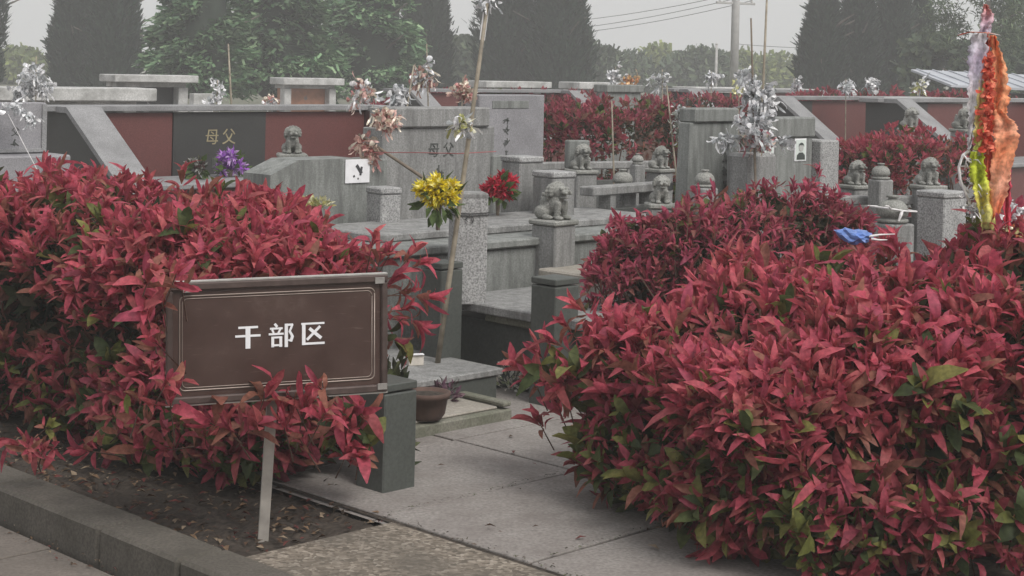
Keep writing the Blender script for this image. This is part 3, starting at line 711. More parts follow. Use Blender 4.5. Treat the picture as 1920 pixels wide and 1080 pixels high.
# rag on the thick post
rp = at(1674, 366, 10.4); rp.z = at(1665, 394, 10.3).z
rh = .106; bm = bmesh.new(); tube(bm, [(-rh, -rh, .012), (0, -rh, -.004), (rh, -rh, -.01), (rh, rh, 0), (-rh, rh, .012), (-rh, -rh, .012)], .006, 5)
tube(bm, [(-.02, -rh - .004, .0), (-.04, -rh - .012, -.03), (-.055, -rh - .01, -.065)], [.009, .01, .006], 5); tube(bm, [(-rh, -rh, .01), (-.15, -rh - .02, .03), (-.18, -rh - .02, .035)], [.006, .006, .003], 5)
tag(obj('white_rag', bm, 'rag', loc=rp, rz=R(30)), 'white rag knotted round the thick round-topped post', 'rag')
# railing blocks
def block(name, label, px0, px1, ytop, d, dep, mats, z0=0., rz=R(38), cat='stone block', lip=True):
    c = at((px0 + px1) / 2, ytop, d); wd = (px1 - px0) * d / FPX / (math.cos(rz) + dep * 0) * .8
    t_ = thing(name, label, cat, (c.x, c.y, z0), rz)
    H = c.z - z0
    obj('block', B((0, 0, (H - .04) / 2), (wd, dep, H - .04), .008), mats[0], t_)
    if lip: obj('lid', B((0, 0, H - .02), (wd * 1.05, dep * 1.08, .038), .008), mats[1], t_)
    return t_
block('stone_block', 'square grey stone block right of the red flowers', 952, 1006, 292, 10.6, .2, ('granite', 'granite_pale'))
block('stone_block', 'low grey stone block behind the largest lion', 1012, 1066, 320, 10.3, .2, ('granite', 'granite_pale'))
block('stone_block', 'square pale stone block left of the streamer, behind the bush', 1733, 1800, 357, 9.9, .2, ('granite_pale', 'granite_pale'))
block('stone_block', 'small speckled stone block between headstone and yellow flowers', 698, 742, 350, 9.6, .16, ('granite_pale', 'granite_pale'))
def rail(label, p0, p1, h, th, mat='granite'):
    v = Vector(p1) - Vector(p0); L = v.length; c = (Vector(p0) + Vector(p1)) / 2
    t_ = thing('stone_railing', label, 'railing', (c.x, c.y, 0), math.atan2(v.y, v.x))
    z = c.z
    obj('top_rail', B((0, 0, z - .03), (L, th, .06), .008), mat, t_)
    obj('infill', B((0, 0, (z - .15) / 2 - .005), (L, th * .6, z - .15), .004), 'granite_dark', t_)
    n = max(2, int(L / .4))
    for i in range(n): obj('baluster', B((-L / 2 + L * (i + .5) / n, 0, z - .105), (.06, th * .8, .088)), mat, t_)
rail('grey stone railing right of the portrait stele', at(1560, 372, 11.7), at(1725, 362, 11.9), 0, .12)
rail('grey stone railing below the tall red hedge in the middle', at(1010, 304, 13.6), at(1230, 302, 14.2), 0, .12)
rail('grey stone railing running behind the middle red hedge', at(1100, 350, 10.7), at(1250, 340, 11.4), 0, .12)
# blue bag in the bush
def blob_bag():
    bm = bmesh.new(); bmesh.ops.create_icosphere(bm, subdivisions=3, radius=1)
    for v in bm.verts:
        n_ = math.sin(v.co.x * 7 + v.co.z * 5) * .1 + math.sin(v.co.y * 13 + v.co.x * 8) * .09 + random.uniform(-.04, .04)
        v.co *= 1 + n_; v.co = Vector((v.co.x * .07, v.co.y * .045, v.co.z * .03 + .012 * max(0, -v.co.x) - .006))
    return bm
bp = at(1600, 441, 6.55); bag = thing('plastic_bag', 'crumpled blue plastic bag lying on top of the foreground bush', 'bag', bp, R(-10))
obj('bag_body', blob_bag(), 'bag_blue', bag)
bm = bmesh.new(); tube(bm, [(.06, -.02, .0), (.1, -.02, .008), (.16, -.01, .012)], [.006, .004, .002], 5); tube(bm, [(.07, -.02, -.01), (.1, -.03, -.012), (.13, -.03, -.01)], [.006, .004, .002], 5); obj('handle', bm, 'rag', bag)

# ------------------------------------------------------------------ red granite tombs (wing wall, back wall, altar)
def red_tomb(label, c, L=3.3, h=1.2, wing=1.15, drop=.62, center=True, letters=True, sc=1.):
    """c: back-left corner; local x along the back wall, local -y to the front"""
    t_ = thing('red_tomb', label, 'tomb', (c[0], c[1], 0), RZ, 'red granite tombs with sloping wing walls')
    def pc_(name, x0, x1, mat, y=-.0):
        return obj(name, B(((x0 + x1) / 2, y, h / 2 - .02), (x1 - x0 - .004, .16, h - .04 + .0)), mat, t_)
    a, b = (L * .30, L * .56) if center else (.16, L * .2)
    pc_('red_panel', .3, .3 + a - .15, 'red_granite'); pc_('inscription_panel', .3 + a - .15, b + .28, 'black_granite', -.012); pc_('red_panel', b + .28, L, 'red_granite')
    obj('back_coping', B((L / 2 + .03, -.005, h - .0), (L + .34, .26, .05), .006), 'coping', t_)
    for x in (.0, L + .02):
        pts = [(x, .12, 0), (x, .12, h - .03), (x, -.30, h - .03), (x, -wing, h - drop), (x, -wing, 0)]
        obj('wing_wall', prism(bmesh.new(), pts, (.28, 0, 0)), 'black_granite' if x == 0 else 'red_granite', t_)
        # coping follows the slope
        e = .02
        cp = [(x - e, .14, h - .028), (x - e, .14, h + .02), (x - e, -.30, h + .02), (x - e, -wing - .03, h - drop + .02), (x - e, -wing - .03, h - drop - .03), (x - e, -.302, h - .028)]
        obj('wing_coping', prism(bmesh.new(), cp, (.28 + 2 * e, 0, 0)), 'coping', t_)
    obj('altar', B((L / 2 + .1, -.62, .28), (L - .7, .7, .58), .01), 'red_granite', t_)
    obj('altar_slab', B((L / 2 + .1, -.64, .60), (L - .6, .8, .05), .01), 'coping', t_)
    if letters:
        for tx, dx in (('母', -.09), ('父', .09)): glyph('character', tx, .15, 'gilt', t_, ((.3 + a - .15 + b + .28) / 2 + dx, -.0945, h * .78))
        cells(t_, [((a + b + .43) / 2 - .06, h * .6, .1, -.096), ((a + b + .43) / 2 + .08, h * .6, .1, -.096)])
    return t_
lt = red_tomb('red granite tomb with dark sloping wing wall and purple flowers, left', at(92, 230, 13.6))
red_tomb('red granite tomb wall behind the portrait stele, right', at(1424, 200, 20.5), L=3.6, h=1.30, letters=False, center=False)
red_tomb('rightmost red granite tomb wall, behind the lions and streamer', at(1640, 200, 19.0), L=3.6, h=1.33, letters=False, center=False)
red_tomb('small far red tomb wall above the tapering stele', at(1262, 190, 26), L=3.4, h=1.30, letters=False)
red_tomb('far red tomb wing seen between the pink flowers and the broad stele', at(742, 190, 23), L=3.2, h=1.25, letters=False)
al = lt.matrix_basis
# purple bouquet on the altar
def bouquet(name, label, loc, n, rad, L, cols, zs=.7, mat='petal', green=True, cat='flowers'):
    t_ = thing(name, label, cat, loc)
    m_ = 14
    cs = rng.normal(size=(m_, 3)); cs /= np.linalg.norm(cs, axis=1, keepdims=True); cs[:, 2] = np.abs(cs[:, 2]); cs *= rad * .8 * np.array([1, .8, zs * 1.5]) * rng.uniform(.35, 1, (m_, 1))
    S = []
    for c_ in cs:
        k = max(8, n // m_); d = rng.normal(size=(k, 3)); d[:, 2] += .35; d[:, 1] -= .25; d /= np.linalg.norm(d, axis=1, keepdims=True)
        pos = c_ + d * rad * .06; col = np.array(cols)[rng.integers(0, len(cols), k)] * rng.uniform(.85, 1.15, (k, 1))
        S.append((T_SMALL, pos, frames(d, rng.normal(size=(k, 3)) + [0, 0, 1]), np.stack([np.full(k, L * .8), rng.uniform(L * .7, L * 1.15, k), np.full(k, L)], 1), col))
    me = instance_mesh('blossoms', S, mat); link('blossoms', me, t_)
    if green:
        k = 40; d = rng.normal(size=(k, 3)); d[:, 2] -= .2; d /= np.linalg.norm(d, axis=1, keepdims=True)
        link('leaves', instance_mesh('leaves', [(T_SMALL, d * rad * .5, frames(d, rng.normal(size=(k, 3))), rng.uniform(L, L * 2, k), np.tile((.08, .12, .04), (k, 1)))], 'leaf_tree'), t_)
    bm = bmesh.new(); tube(bm, [(0, 0, .0), (0, .01, -rad * 1.2)], [rad * .16, rad * .08], 6); obj('stem', bm, 'bamboo_dark', t_)
    return t_
bouquet('purple_bouquet', 'bright purple bouquet on the altar of the left red tomb', at(432, 318, 14.2), 380, .15, .07, [(.42, .14, .62), (.55, .25, .72), (.7, .5, .8)], .8)
bouquet('dark_bouquet', 'dark withered flowers beside the purple bouquet', at(372, 318, 13.9), 120, .13, .06, [(.10, .05, .05), (.06, .06, .04), (.4, .4, .38)], .8)

# ------------------------------------------------------------------ far tombs with roof slabs
def roofed_tomb(label, px0, px1, ytop, d, thick=.15, wallmat='black_granite', sidemat='white_stone', group='roofed tombs in the back rows', rz=R(38)):
    c = at((px0 + px1) / 2, ytop, d); wd = (px1 - px0) * d / FPX / math.cos(rz) * .86; H = c.z
    t_ = thing('roofed_tomb', label, 'tomb', (c.x, c.y, 0), rz, group)
    obj('roof_slab', B((0, -.1, H - thick / 2), (wd, .62, thick), .012), 'white_stone', t_)
    obj('roof_step', B((0, .0, H - thick - .04), (wd * .84, .4, .078), .008), 'white_stone', t_)
    hb = H - thick - .08
    obj('wall', B((0, .05, hb / 2), (wd * .8, .16, hb - .002)), wallmat, t_)
    for s in (-1, 1): obj('column', B((s * wd * .37, -.15, hb / 2), (.17, .2, hb - .002), .01), sidemat, t_)
    obj('plinth', B((0, -.35, .12), (wd * 1.1, 1.1, .26), .01), 'coping', t_)
    cells(t_, [(0, hb * .8, .12, -.034), (0, hb * .62, .12, -.034)], 'granite')
    return t_
roofed_tomb('low tomb under a long grey roof slab behind the left stele', -40, 266, 163, 20, .16)
roofed_tomb('tomb with a stepped pale roof and dark wall above the left red tomb', 198, 352, 140, 27, .12)
roofed_tomb('far pale tomb with an orange-brown wall under the big pines', 512, 632, 146, 36, .15, 'orange_brick')
roofed_tomb('far tomb with a plain white roof slab right of the bamboo pole', 880, 1022, 152, 33, .13)
roofed_tomb('far white roof slab before the dark cypress clump', 1050, 1178, 154, 31, .13)
roofed_tomb('far tomb roof slab left of the utility pole', 1262, 1392, 163, 30, .12)
roofed_tomb('weathered grey tomb roof behind the streamer', 1655, 1835, 183, 20.5, .13)
roofed_tomb('far grey tomb roof right of the silver flowers', 1440, 1512, 166, 31, .12)
c6 = at(378, 172, 24); stele('white marble slab standing behind the left red tomb', (c6.x, c6.y), .34, 1.12, .12, 'white_stone', cap=0, base=(.2, .2))
c7 = at(1160, 185, 21); stele('greenish grey stele behind the tall red hedge in the middle', (c7.x, c7.y), .75, 1.42, .2, 'granite_green', cap=.1, base=(.2, .2), body_taper=.88)
c8 = at(1222, 205, 19); stele('small brown stele with pale frame right of the tall red hedge', (c8.x, c8.y), .42, 1.22, .14, 'terracotta', cap=.07, base=(.2, .2))
# shed with metal roof at the far right
rc = at(1850, 150, 30)
shed = thing('metal_roof_shed', 'low shed with a pale sloping metal roof, far right', 'shed', (rc.x, rc.y, 0), R(12))
bm = prism(bmesh.new(), [(-1.15, -.9, 1.42), (1.6, -.9, 1.36), (1.6, -.9, 1.40), (-1.15, -.9, 1.46)], (0, 1.6, .26)); obj('roof', bm, 'metal_roof', shed)
for i in range(9): obj('roof_rib', prism(bmesh.new(), [(-1.05 + i * .32, -.9, 1.458 - i * .007), (-1.02 + i * .32, -.9, 1.458 - i * .007), (-1.02 + i * .32, -.9, 1.478 - i * .007), (-1.05 + i * .32, -.9, 1.478 - i * .007)], (0, 1.6, .26)), 'metal_roof', shed)
obj('wall', B((.25, .2, .66), (2.3, .9, 1.33)), 'granite_dark', shed)

# ------------------------------------------------------------------ farther hedges
def far_hedge(label, px, ytop, d, hx, hy, n, rz=RZ, L=(.05, .085), **kw):
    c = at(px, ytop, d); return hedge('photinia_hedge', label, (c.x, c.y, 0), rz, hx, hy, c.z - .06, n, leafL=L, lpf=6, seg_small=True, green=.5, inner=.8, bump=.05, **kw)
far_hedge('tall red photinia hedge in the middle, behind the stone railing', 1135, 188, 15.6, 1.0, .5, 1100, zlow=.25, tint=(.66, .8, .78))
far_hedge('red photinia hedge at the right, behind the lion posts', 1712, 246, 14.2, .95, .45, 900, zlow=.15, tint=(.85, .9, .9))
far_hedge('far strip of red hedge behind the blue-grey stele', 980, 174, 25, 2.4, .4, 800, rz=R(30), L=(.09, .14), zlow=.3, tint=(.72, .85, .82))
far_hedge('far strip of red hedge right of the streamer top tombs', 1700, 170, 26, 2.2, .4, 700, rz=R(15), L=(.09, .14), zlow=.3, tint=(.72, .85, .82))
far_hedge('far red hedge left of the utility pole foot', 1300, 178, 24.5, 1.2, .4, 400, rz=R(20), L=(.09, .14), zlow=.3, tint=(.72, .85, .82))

# ------------------------------------------------------------------ sticks, foil flowers, streamer
def petals(center, rad, n, L, cols, strips=.25):
    m_ = 7; sc_c = rng.normal(size=(m_, 3)) * .5; wgt = rng.integers(0, m_, n)
    d = rng.normal(size=(n, 3)); d /= np.linalg.norm(d, axis=1, keepdims=True)
    pos = np.array(center) + (sc_c[wgt] + d * rng.uniform(.15, .62, (n, 1))) * np.array(rad)
    col = np.array(cols)[rng.integers(0, len(cols), n)] * rng.uniform(.75, 1.1, (n, 1))
    dd_ = d + rng.normal(size=(n, 3)) * .8; lng = rng.uniform(size=n) < strips
    dd_[:, 2] -= lng * 1.2
    return (T_PETAL, pos, frames(dd_, rng.normal(size=(n, 3))), np.stack([np.where(lng, .35, rng.uniform(.5, 1.1, n)) * L, np.where(lng, 1.7, rng.uniform(.5, 1.1, n)) * L, np.full(n, L * 1.6)], 1), col)
WHT = [(.88, .88, .9), (.78, .79, .82), (.92, .92, .93), (.4, .42, .43)]
PNK = [(.72, .45, .40), (.8, .62, .52), (.55, .25, .24), (.82, .75, .62)]
ORG = [(.75, .45, .2), (.8, .6, .35), (.7, .3, .15)]
YLW = [(.75, .72, .35), (.8, .78, .6), (.5, .5, .2)]
def wand(name, label, foot, top, d, blobs, r=.008, mat='bamboo', cat='flower stick', zfoot=None, dfoot=None, bow=.0):
    """a stick from foot to top (pixels at depth d) with foil flower clusters [(px,py,rx_px,ry_px,n,L,palette)]"""
    f = at(foot[0], foot[1], dfoot or d); e = at(top[0], top[1], d)
    if zfoot is not None:
        k = (f.z - zfoot); f = f + (f - e) * (k / max(.01, (e.z - f.z)))
    t_ = thing(name, label, cat, f)
    mid = (f + e) / 2 + Vector((bow, 0, 0))
    obj('stick', tube(bmesh.new(), [(0, 0, 0), tuple((mid - f) * .5 + Vector((bow * .4, 0, 0))), tuple(mid - f), tuple((e - f) * .75 + Vector((bow * .6, 0, 0))), tuple(e - f)], [r * 1.15, r * 1.1, r, r * .9, r * .7], 7), mat, t_, True)
    for (px, py, rx, ry, n, L, pal) in blobs:
        c_ = at(px, py, d) - f; k = d / FPX
        link('foil_flowers', instance_mesh('foil_flowers', [petals(tuple(c_), (rx * k * .82, rx * k * .7, ry * k * .9), int(n * .62), L * k * rng.uniform(.75, 1.05), pal)], 'foil'), t_)
    return t_
# the long leaning bamboo in the middle
bam = wand('bamboo_pole', 'long leaning bamboo pole tied with flowers in front of the granite pillar', (820, 684), (914, 6), 8.2, [], r=.0125, zfoot=.16, cat='pole')
bo = Vector(bam.location)
k0 = lambda px, py, d=8.2: at(px, py, d) - bo
bm = bmesh.new(); pts = [k0(912, 20), k0(905, 75)]
prism(bm, [k0(906, 15), k0(917, 17), k0(909, 76), k0(899, 74)], (0, .006, 0)); obj('paper_tag', bm, 'paper', bam)
link('white_bow', instance_mesh('white_bow', [petals(tuple(k0(866, 232, 8.15)), (.05, .03, .03), 60, .045, WHT + YLW)], 'foil'), bam)
link('white_bow', instance_mesh('white_bow', [petals(tuple(k0(913, 8)), (.05, .03, .02), 30, .03, WHT)], 'foil'), bam)
bm = bmesh.new(); tube(bm, [k0(700, 286, 9.8), k0(780, 286, 9), k0(858, 288, 8.18)], .0025, 5); tube(bm, [k0(858, 288, 8.18), k0(930, 284, 9.5)], .0025, 5); obj('red_string', bm, 'string_red', bam)
bouquet('yellow_bouquet', 'bright yellow chrysanthemum bouquet tied to the leaning bamboo', at(822, 372, 8.12), 1400, .13, .052, [(.85, .72, .03), (.9, .80, .10), (.80, .62, .02), (.92, .86, .35)], .55)
bouquet('red_bouquet', 'crimson red flowers behind the granite pillar top', at(934, 362, 10.1), 500, .12, .06, [(.55, .03, .06), (.45, .02, .05), (.65, .06, .1)], .75)
tuft('pale_flowers', 'small yellowish flowers at the foot of the low headstone', 'flowers', at(592, 388, 9.35), 110, .09, .045, [(.5, .46, .2), (.35, .36, .15), (.6, .58, .4)], 'petal')
wand('yellow_flower_stick', 'yellow and orange foil flowers at the left edge above the hedge', (4, 470), (6, 385), 7.7, [(6, 405, 20, 14, 120, 14, YLW + ORG)], zfoot=0)
wand('pink_flower_stick', 'dark diagonal stick hung with pink foil flowers beside the broad stele', (905, 408), (672, 252), 9.9, [(688, 282, 20, 24, 170, 16, PNK), (712, 226, 34, 22, 260, 15, PNK), (672, 170, 22, 24, 170, 16, PNK + WHT)], r=.011, mat='bamboo_dark')
wand('foil_flower_stick', 'white foil flowers on a stick above the broad stele', (742, 330), (776, 122), 11.6, [(748, 186, 17, 22, 150, 14, WHT)], zfoot=0)
wand('foil_flower_stick', 'pinkish foil flowers with a forked twig above the stele', (806, 330), (800, 82), 12.2, [(798, 150, 22, 28, 220, 13, PNK + WHT)], zfoot=0, r=.006)
wand('foil_flower_stick', 'pink and white foil flowers left of the bamboo pole above the stele', (862, 330), (868, 144), 12.4, [(867, 166, 18, 18, 160, 13, PNK)], zfoot=0, r=.006)
wand('foil_flower_stick', 'big silver foil bush on the roof slab at far left', (66, 330), (68, 105), 18.6, [(52, 145, 34, 26, 320, 13, WHT), (40, 172, 20, 12, 90, 13, WHT), (75, 170, 14, 12, 70, 12, WHT)], zfoot=0)
wand('foil_strand', 'silver foil strand draped over the left edge stele', (60, 300), (8, 200), 12.0, [(22, 203, 16, 4, 50, 13, WHT), (45, 214, 12, 5, 40, 12, WHT), (58, 224, 7, 7, 40, 12, WHT)], r=.003, mat='rag', zfoot=0)
wand('bamboo_stick', 'bare bamboo stick standing behind the left red tomb', (436, 300), (428, 82), 17, [], r=.012, zfoot=0, cat='stick', bow=.01)
wand('foil_flower_stick', 'white foil flowers before the white marble slab', (402, 300), (408, 150), 18, [(404, 168, 15, 20, 130, 11, WHT), (392, 195, 12, 6, 40, 11, WHT)], zfoot=0)
wand('foil_flower_stick', 'small pink and white foil flowers above the left red tomb', (507, 300), (507, 178), 18.5, [(507, 185, 12, 6, 60, 10, PNK), (506, 198, 14, 7, 60, 10, WHT)], zfoot=0)
for lab, px, py, rx, ry, pal, d in (
    ('white foil flowers before the cypress clump, left of the orange ones', 1154, 145, 12, 16, WHT, 25), ('small orange foil flowers right of the cypress clump', 1183, 152, 14, 10, ORG, 25),
    ('white foil flowers on a stick above the tall red hedge', 1242, 146, 15, 12, WHT, 20), ('small white foil flowers left of the utility pole', 1334, 148, 13, 10, WHT, 26),
    ('small yellow foil flowers at the utility pole foot', 1386, 162, 12, 14, YLW, 22), ('tiny white foil flowers right of the silver bunch', 1490, 158, 12, 8, WHT, 26),
    ('white foil flowers on top of the right red tomb', 1586, 166, 15, 14, WHT, 21), ('white foil flowers before the right cypress group', 1636, 160, 9, 9, WHT, 24), ('pale yellow foil flowers left of the metal roof', 1724, 162, 12, 9, YLW + WHT, 24)):
    wand('foil_flower_stick', lab, (px + random.uniform(-3, 3), 300), (px, py - ry - 4), d, [(px, py, rx, ry, 110, 11, pal)], zfoot=0, r=.008)
wand('bamboo_stick', 'thin pale stick standing before the tall red hedge', (1150, 300), (1147, 190), 13.4, [], r=.008, zfoot=0, cat='stick')
wand('foil_flower_stick', 'tall silver and pink foil flower bunch before the portrait stele', (1418, 400), (1408, 34), 10.6, [(1392, 140, 14, 7, 40, 16, WHT), (1412, 165, 16, 26, 140, 16, WHT), (1440, 165, 14, 10, 50, 16, WHT), (1410, 205, 34, 26, 240, 17, WHT), (1408, 240, 40, 12, 120, 16, WHT), (1425, 262, 40, 22, 260, 15, PNK + WHT + [(.6, .2, .25)] * 3), (1365, 262, 18, 10, 70, 15, WHT), (1470, 268, 12, 10, 50, 15, WHT)], zfoot=.3, mat='bamboo_dark')
wand('bamboo_stick', 'bent pale bamboo stick right of the silver foil bunch', (1420, 300), (1438, -6), 10.9, [], r=.010, zfoot=.3, cat='stick', bow=.012)
wand('foil_flower_stick', 'green-white tinsel on a leaning stick left of the tapering stele', (1268, 330), (1250, 160), 13.2, [(1275, 210, 14, 12, 80, 12, WHT + [(.2, .22, .18)]), (1272, 235, 10, 30, 120, 10, [(.2, .22, .18), (.4, .42, .38), (.6, .62, .6)])], zfoot=0, r=.008)

# crepe paper streamer at the right
SD = 6.75; sb = at(1868, 470, SD); KS = SD / FPX
stm = thing('paper_streamer', 'tall streamer of orange, red, yellow-green and white crepe paper, right', 'streamer', (sb.x, sb.y, .0))
so = Vector((sb.x, sb.y, 0)); S_ = lambda px, py, dy=0.: at(px, py, SD + dy) - so
obj('stick', tube(bmesh.new(), [(0, 0.03, -.02), S_(1866, 300, .03), S_(1850, 20, .03)], [.008, .007, .005], 6), 'bamboo', stm)
def strip(name, spine, widths, cols, dy=0., fold=.02, nx=7, scal=0., jag=0.):
    """a hanging ribbon: spine of pixels, widths in pixels, colours blended down its length"""
    n = len(spine) * 10; sp_ = np.array(spine, float); ti = np.linspace(0, len(spine) - 1, n); ix = np.arange(len(spine))
    xs = np.interp(ti, ix, sp_[:, 0]); ys = np.interp(ti, ix, sp_[:, 1]); ws = np.interp(ti, ix, widths); cl = np.stack([np.interp(ti, np.linspace(0, len(spine) - 1, len(cols)), np.array(cols)[:, q_]) for q_ in range(3)], 1)
    v, c_ = [], []
    for i in range(n):
        wv = ws[i] * (1 + scal * abs(math.sin(i * .55)) - scal * .5)
        for j in range(nx):
            s = j / (nx - 1) - .5; o_ = fold * math.sin(s * 9 + i * .12) + fold * .6 * math.sin(i * .5 + s * 4) + .25 * fold * random.uniform(-1, 1)
            jy = random.uniform(-jag, jag) if i == n - 1 else 0
            er = random.uniform(-2.6, 2.6) if j in (0, nx - 1) else random.uniform(-.6, .6)
            v.append(tuple(S_(xs[i] + s * wv + er, ys[i] + jy, dy + o_ + fold * .15 * math.sin(i * 1.7 + j * 2.1)))); c_.append(cl[i] * random.uniform(.93, 1.05))
    f = [(i * nx + j, i * nx + j + 1, (i + 1) * nx + j + 1, (i + 1) * nx + j) for i in range(n - 1) for j in range(nx - 1)]
    me = raw_mesh(name, np.array(v), np.array(f), np.array(c_), 'crepe'); o = link(name, me, stm)
    md = o.modifiers.new('thickness', 'SOLIDIFY'); md.thickness = .0015
    return o
OR1, OR2, RD, PK, YG, YE, WH, LIL = (.97, .40, .20), (.95, .28, .10), (.85, .17, .10), (.78, .16, .22), (.70, .80, .08), (.90, .80, .34), (.85, .83, .84), (.74, .68, .82)
strip('orange_ribbon', [(1862, 66), (1871, 120), (1876, 170), (1874, 214)], [10, 26, 34, 24], [OR1, (.97, .48, .26), OR1], dy=-.01, fold=.02, scal=.4)
strip('orange_ribbon', [(1866, 205), (1884, 232), (1888, 262), (1878, 310), (1872, 360), (1866, 410)], [20, 42, 46, 40, 34, 12], [OR1, (.97, .52, .34), OR1, (.97, .52, .36), OR2], dy=-.03, fold=.012, scal=.08, jag=6)
strip('red_ribbon', [(1850, 60), (1850, 120), (1856, 200), (1852, 250), (1852, 320), (1862, 384)], [8, 14, 18, 16, 18, 6], [RD, RD, (.85, .16, .08), RD, (.72, .2, .05)], dy=-.0, fold=.016, scal=.3, jag=6)
strip('crimson_ribbon', [(1894, 272), (1890, 340), (1888, 400), (1893, 455)], [8, 12, 14, 4], [PK, (.7, .1, .15), (.78, .08, .12)], dy=.01, fold=.014, jag=8)
strip('yellow_ribbon', [(1838, 150), (1839, 200), (1837, 250), (1834, 282)], [12, 18, 20, 14], [YE, YE, (.8, .85, .25)], dy=-.02, fold=.014, scal=.4)
strip('yellow_green_ribbon', [(1832, 284), (1834, 330), (1844, 372), (1856, 432)], [22, 32, 30, 30], [YG, YG, (.86, .78, .2), (.75, .75, .3)], dy=-.03, fold=.022, scal=.1, jag=12)
strip('white_lace', [(1838, 62), (1834, 100), (1829, 160), (1825, 215), (1819, 260), (1816, 282)], [24, 36, 26, 18, 7, 3], [WH, LIL, WH, WH, WH], dy=-.02, fold=.012, scal=.3)
strip('pink_tip', [(1848, 8), (1852, 30), (1846, 62)], [6, 24, 18], [(.85, .3, .25), (.85, .55, .6), LIL], dy=0, fold=.014)
strip('cross_ribbon', [(1796, 66), (1820, 60), (1850, 62), (1874, 66)], [3, 10, 12, 5], [(.6, .12, .08), (.75, .25, .15), WH], dy=-.045, fold=.008)
for k in range(8):
    link('red_rosette', instance_mesh('red_rosette', [petals(tuple(S_(1852 + 3 * math.sin(k), 108 + k * 24, -.05)), (.020, .012, .022), 20, .030, [(.90, .22, .14), (.92, .28, .18), (.82, .14, .09)], 0)], 'crepe'), stm)
# curl of white netting
def net_curl():
    bm = bmesh.new()
    arc = [S_(1818 + 0, 282), S_(1806, 290, -.01), S_(1798, 312, -.02), S_(1800, 336, -.02), S_(1810, 362, -.01), S_(1822, 392)]
    tube(bm, arc, .006, 6); tube(bm, [S_(1824, 284), S_(1838, 288, -.02)], .006, 5)
    for i in range(34):
        t0, t1 = random.random(), random.random(); a = Vector(arc[1]).lerp(Vector(arc[5]), t0) + Vector((random.uniform(-.02, .04), random.uniform(-.03, .03), random.uniform(-.02, .02)))
        b_ = a + Vector((random.uniform(-.03, .05), random.uniform(-.02, .02), random.uniform(-.05, .03))); tube(bm, [a, (a + b_) / 2 + Vector((0, 0, random.uniform(-.015, .015))), b_], random.uniform(.002, .004), 4)
    return bm
obj('white_netting', net_curl(), 'rag', stm, True)
link('gilt_tassel', instance_mesh('gilt_tassel', [petals(tuple(S_(1893, 440)), (.02, .02, .05), 26, .022, YLW + [(.8, .3, .15)])], 'foil'), stm)
link('white_tassel', instance_mesh('white_tassel', [petals(tuple(S_(1822, 395)), (.05, .03, .025), 60, .022, WHT)], 'foil'), stm)
link('white_tassel', instance_mesh('white_tassel', [petals(tuple(S_(1908, 400, .1)), (.04, .03, .06), 70, .03, WHT)], 'foil'), stm)

# ------------------------------------------------------------------ trees, pole, wires
CYP = np.array([(.024, .046, .028), (.032, .056, .034), (.02, .036, .024)])
PIN = np.array([(.09, .165, .08), (.12, .205, .105), (.06, .12, .06), (.18, .265, .145)])
BRD = np.array([(.18, .22, .06), (.22, .25, .075), (.13, .17, .06)])
DKB = np.array([(.06, .085, .05), (.08, .105, .055), (.045, .065, .04)])
def trunk(t_, H, r, lean=0.):
    bm = bmesh.new(); tube(bm, [(0, 0, -.1), (lean * .3, 0, H * .3), (lean, 0, H * .75)], [r, r * .75, r * .3], 8)
    for i in range(7):
        a = random.uniform(0, 6.28); z = H * random.uniform(.2, .6); L = H * random.uniform(.12, .3)
        tube(bm, [(lean * z / H, 0, z), (math.cos(a) * L * .5, math.sin(a) * L * .5, z + L * .35), (math.cos(a) * L, math.sin(a) * L, z + L * .6)], [r * .4, r * .25, r * .1], 5)
    obj('trunk', bm, 'bark', t_, True)
def cypress(label, px, d, wpx, H, n=10000, group='dark cypress trees behind the graves', taper=.9, low=.15):
    c = at(px, 150, d); r = wpx * d / FPX / 2
    t_ = thing('cypress_tree', label, 'tree', (c.x, c.y, -.1), random.uniform(0, 6), group)
    trunk(t_, H, .16)
    z = rng.uniform(0, 1, n) ** .9; a = rng.uniform(0, 6.283, n)
    prof = r * np.minimum(1, (z * 9 + .25)) * np.where(z < .35, 1, np.maximum(0, 1 - ((z - .35) / .65) ** 1.25 * taper))
    lob = 1 + .13 * np.sin(a * 5 + z * 17) + .1 * np.sin(a * 9 - z * 31)
    rr = prof * lob * (.72 + .3 * rng.uniform(0, 1, n) ** .5) * np.where(rng.uniform(size=n) < .05, 1.14, 1.0)
    pos = np.stack([np.cos(a) * rr, np.sin(a) * rr, low + z * (H - low)], 1)
    d_ = np.stack([np.cos(a) * .55, np.sin(a) * .55, np.ones(n)], 1) + rng.normal(size=(n, 3)) * .3
    up = np.stack([np.cos(a), np.sin(a), -.3 * np.ones(n)], 1) + rng.normal(size=(n, 3)) * .4
    col = CYP[rng.integers(0, 3, n)] * rng.uniform(.7, 1.4, (n, 1))
    S = [(T_NEEDLE, pos, frames(d_, up), np.stack([rng.uniform(.2, .4, n), rng.uniform(.15, .36, n), np.full(n, .3)], 1), col)]
    o = link('crown', instance_mesh('crown', S, 'leaf_tree'), t_)
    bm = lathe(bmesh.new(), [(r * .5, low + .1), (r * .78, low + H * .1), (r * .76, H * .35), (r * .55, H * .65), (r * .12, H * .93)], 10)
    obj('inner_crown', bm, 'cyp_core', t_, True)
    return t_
plain('cyp_core', (.02, .03, .02), rough=.95, var=.3, scale=3)
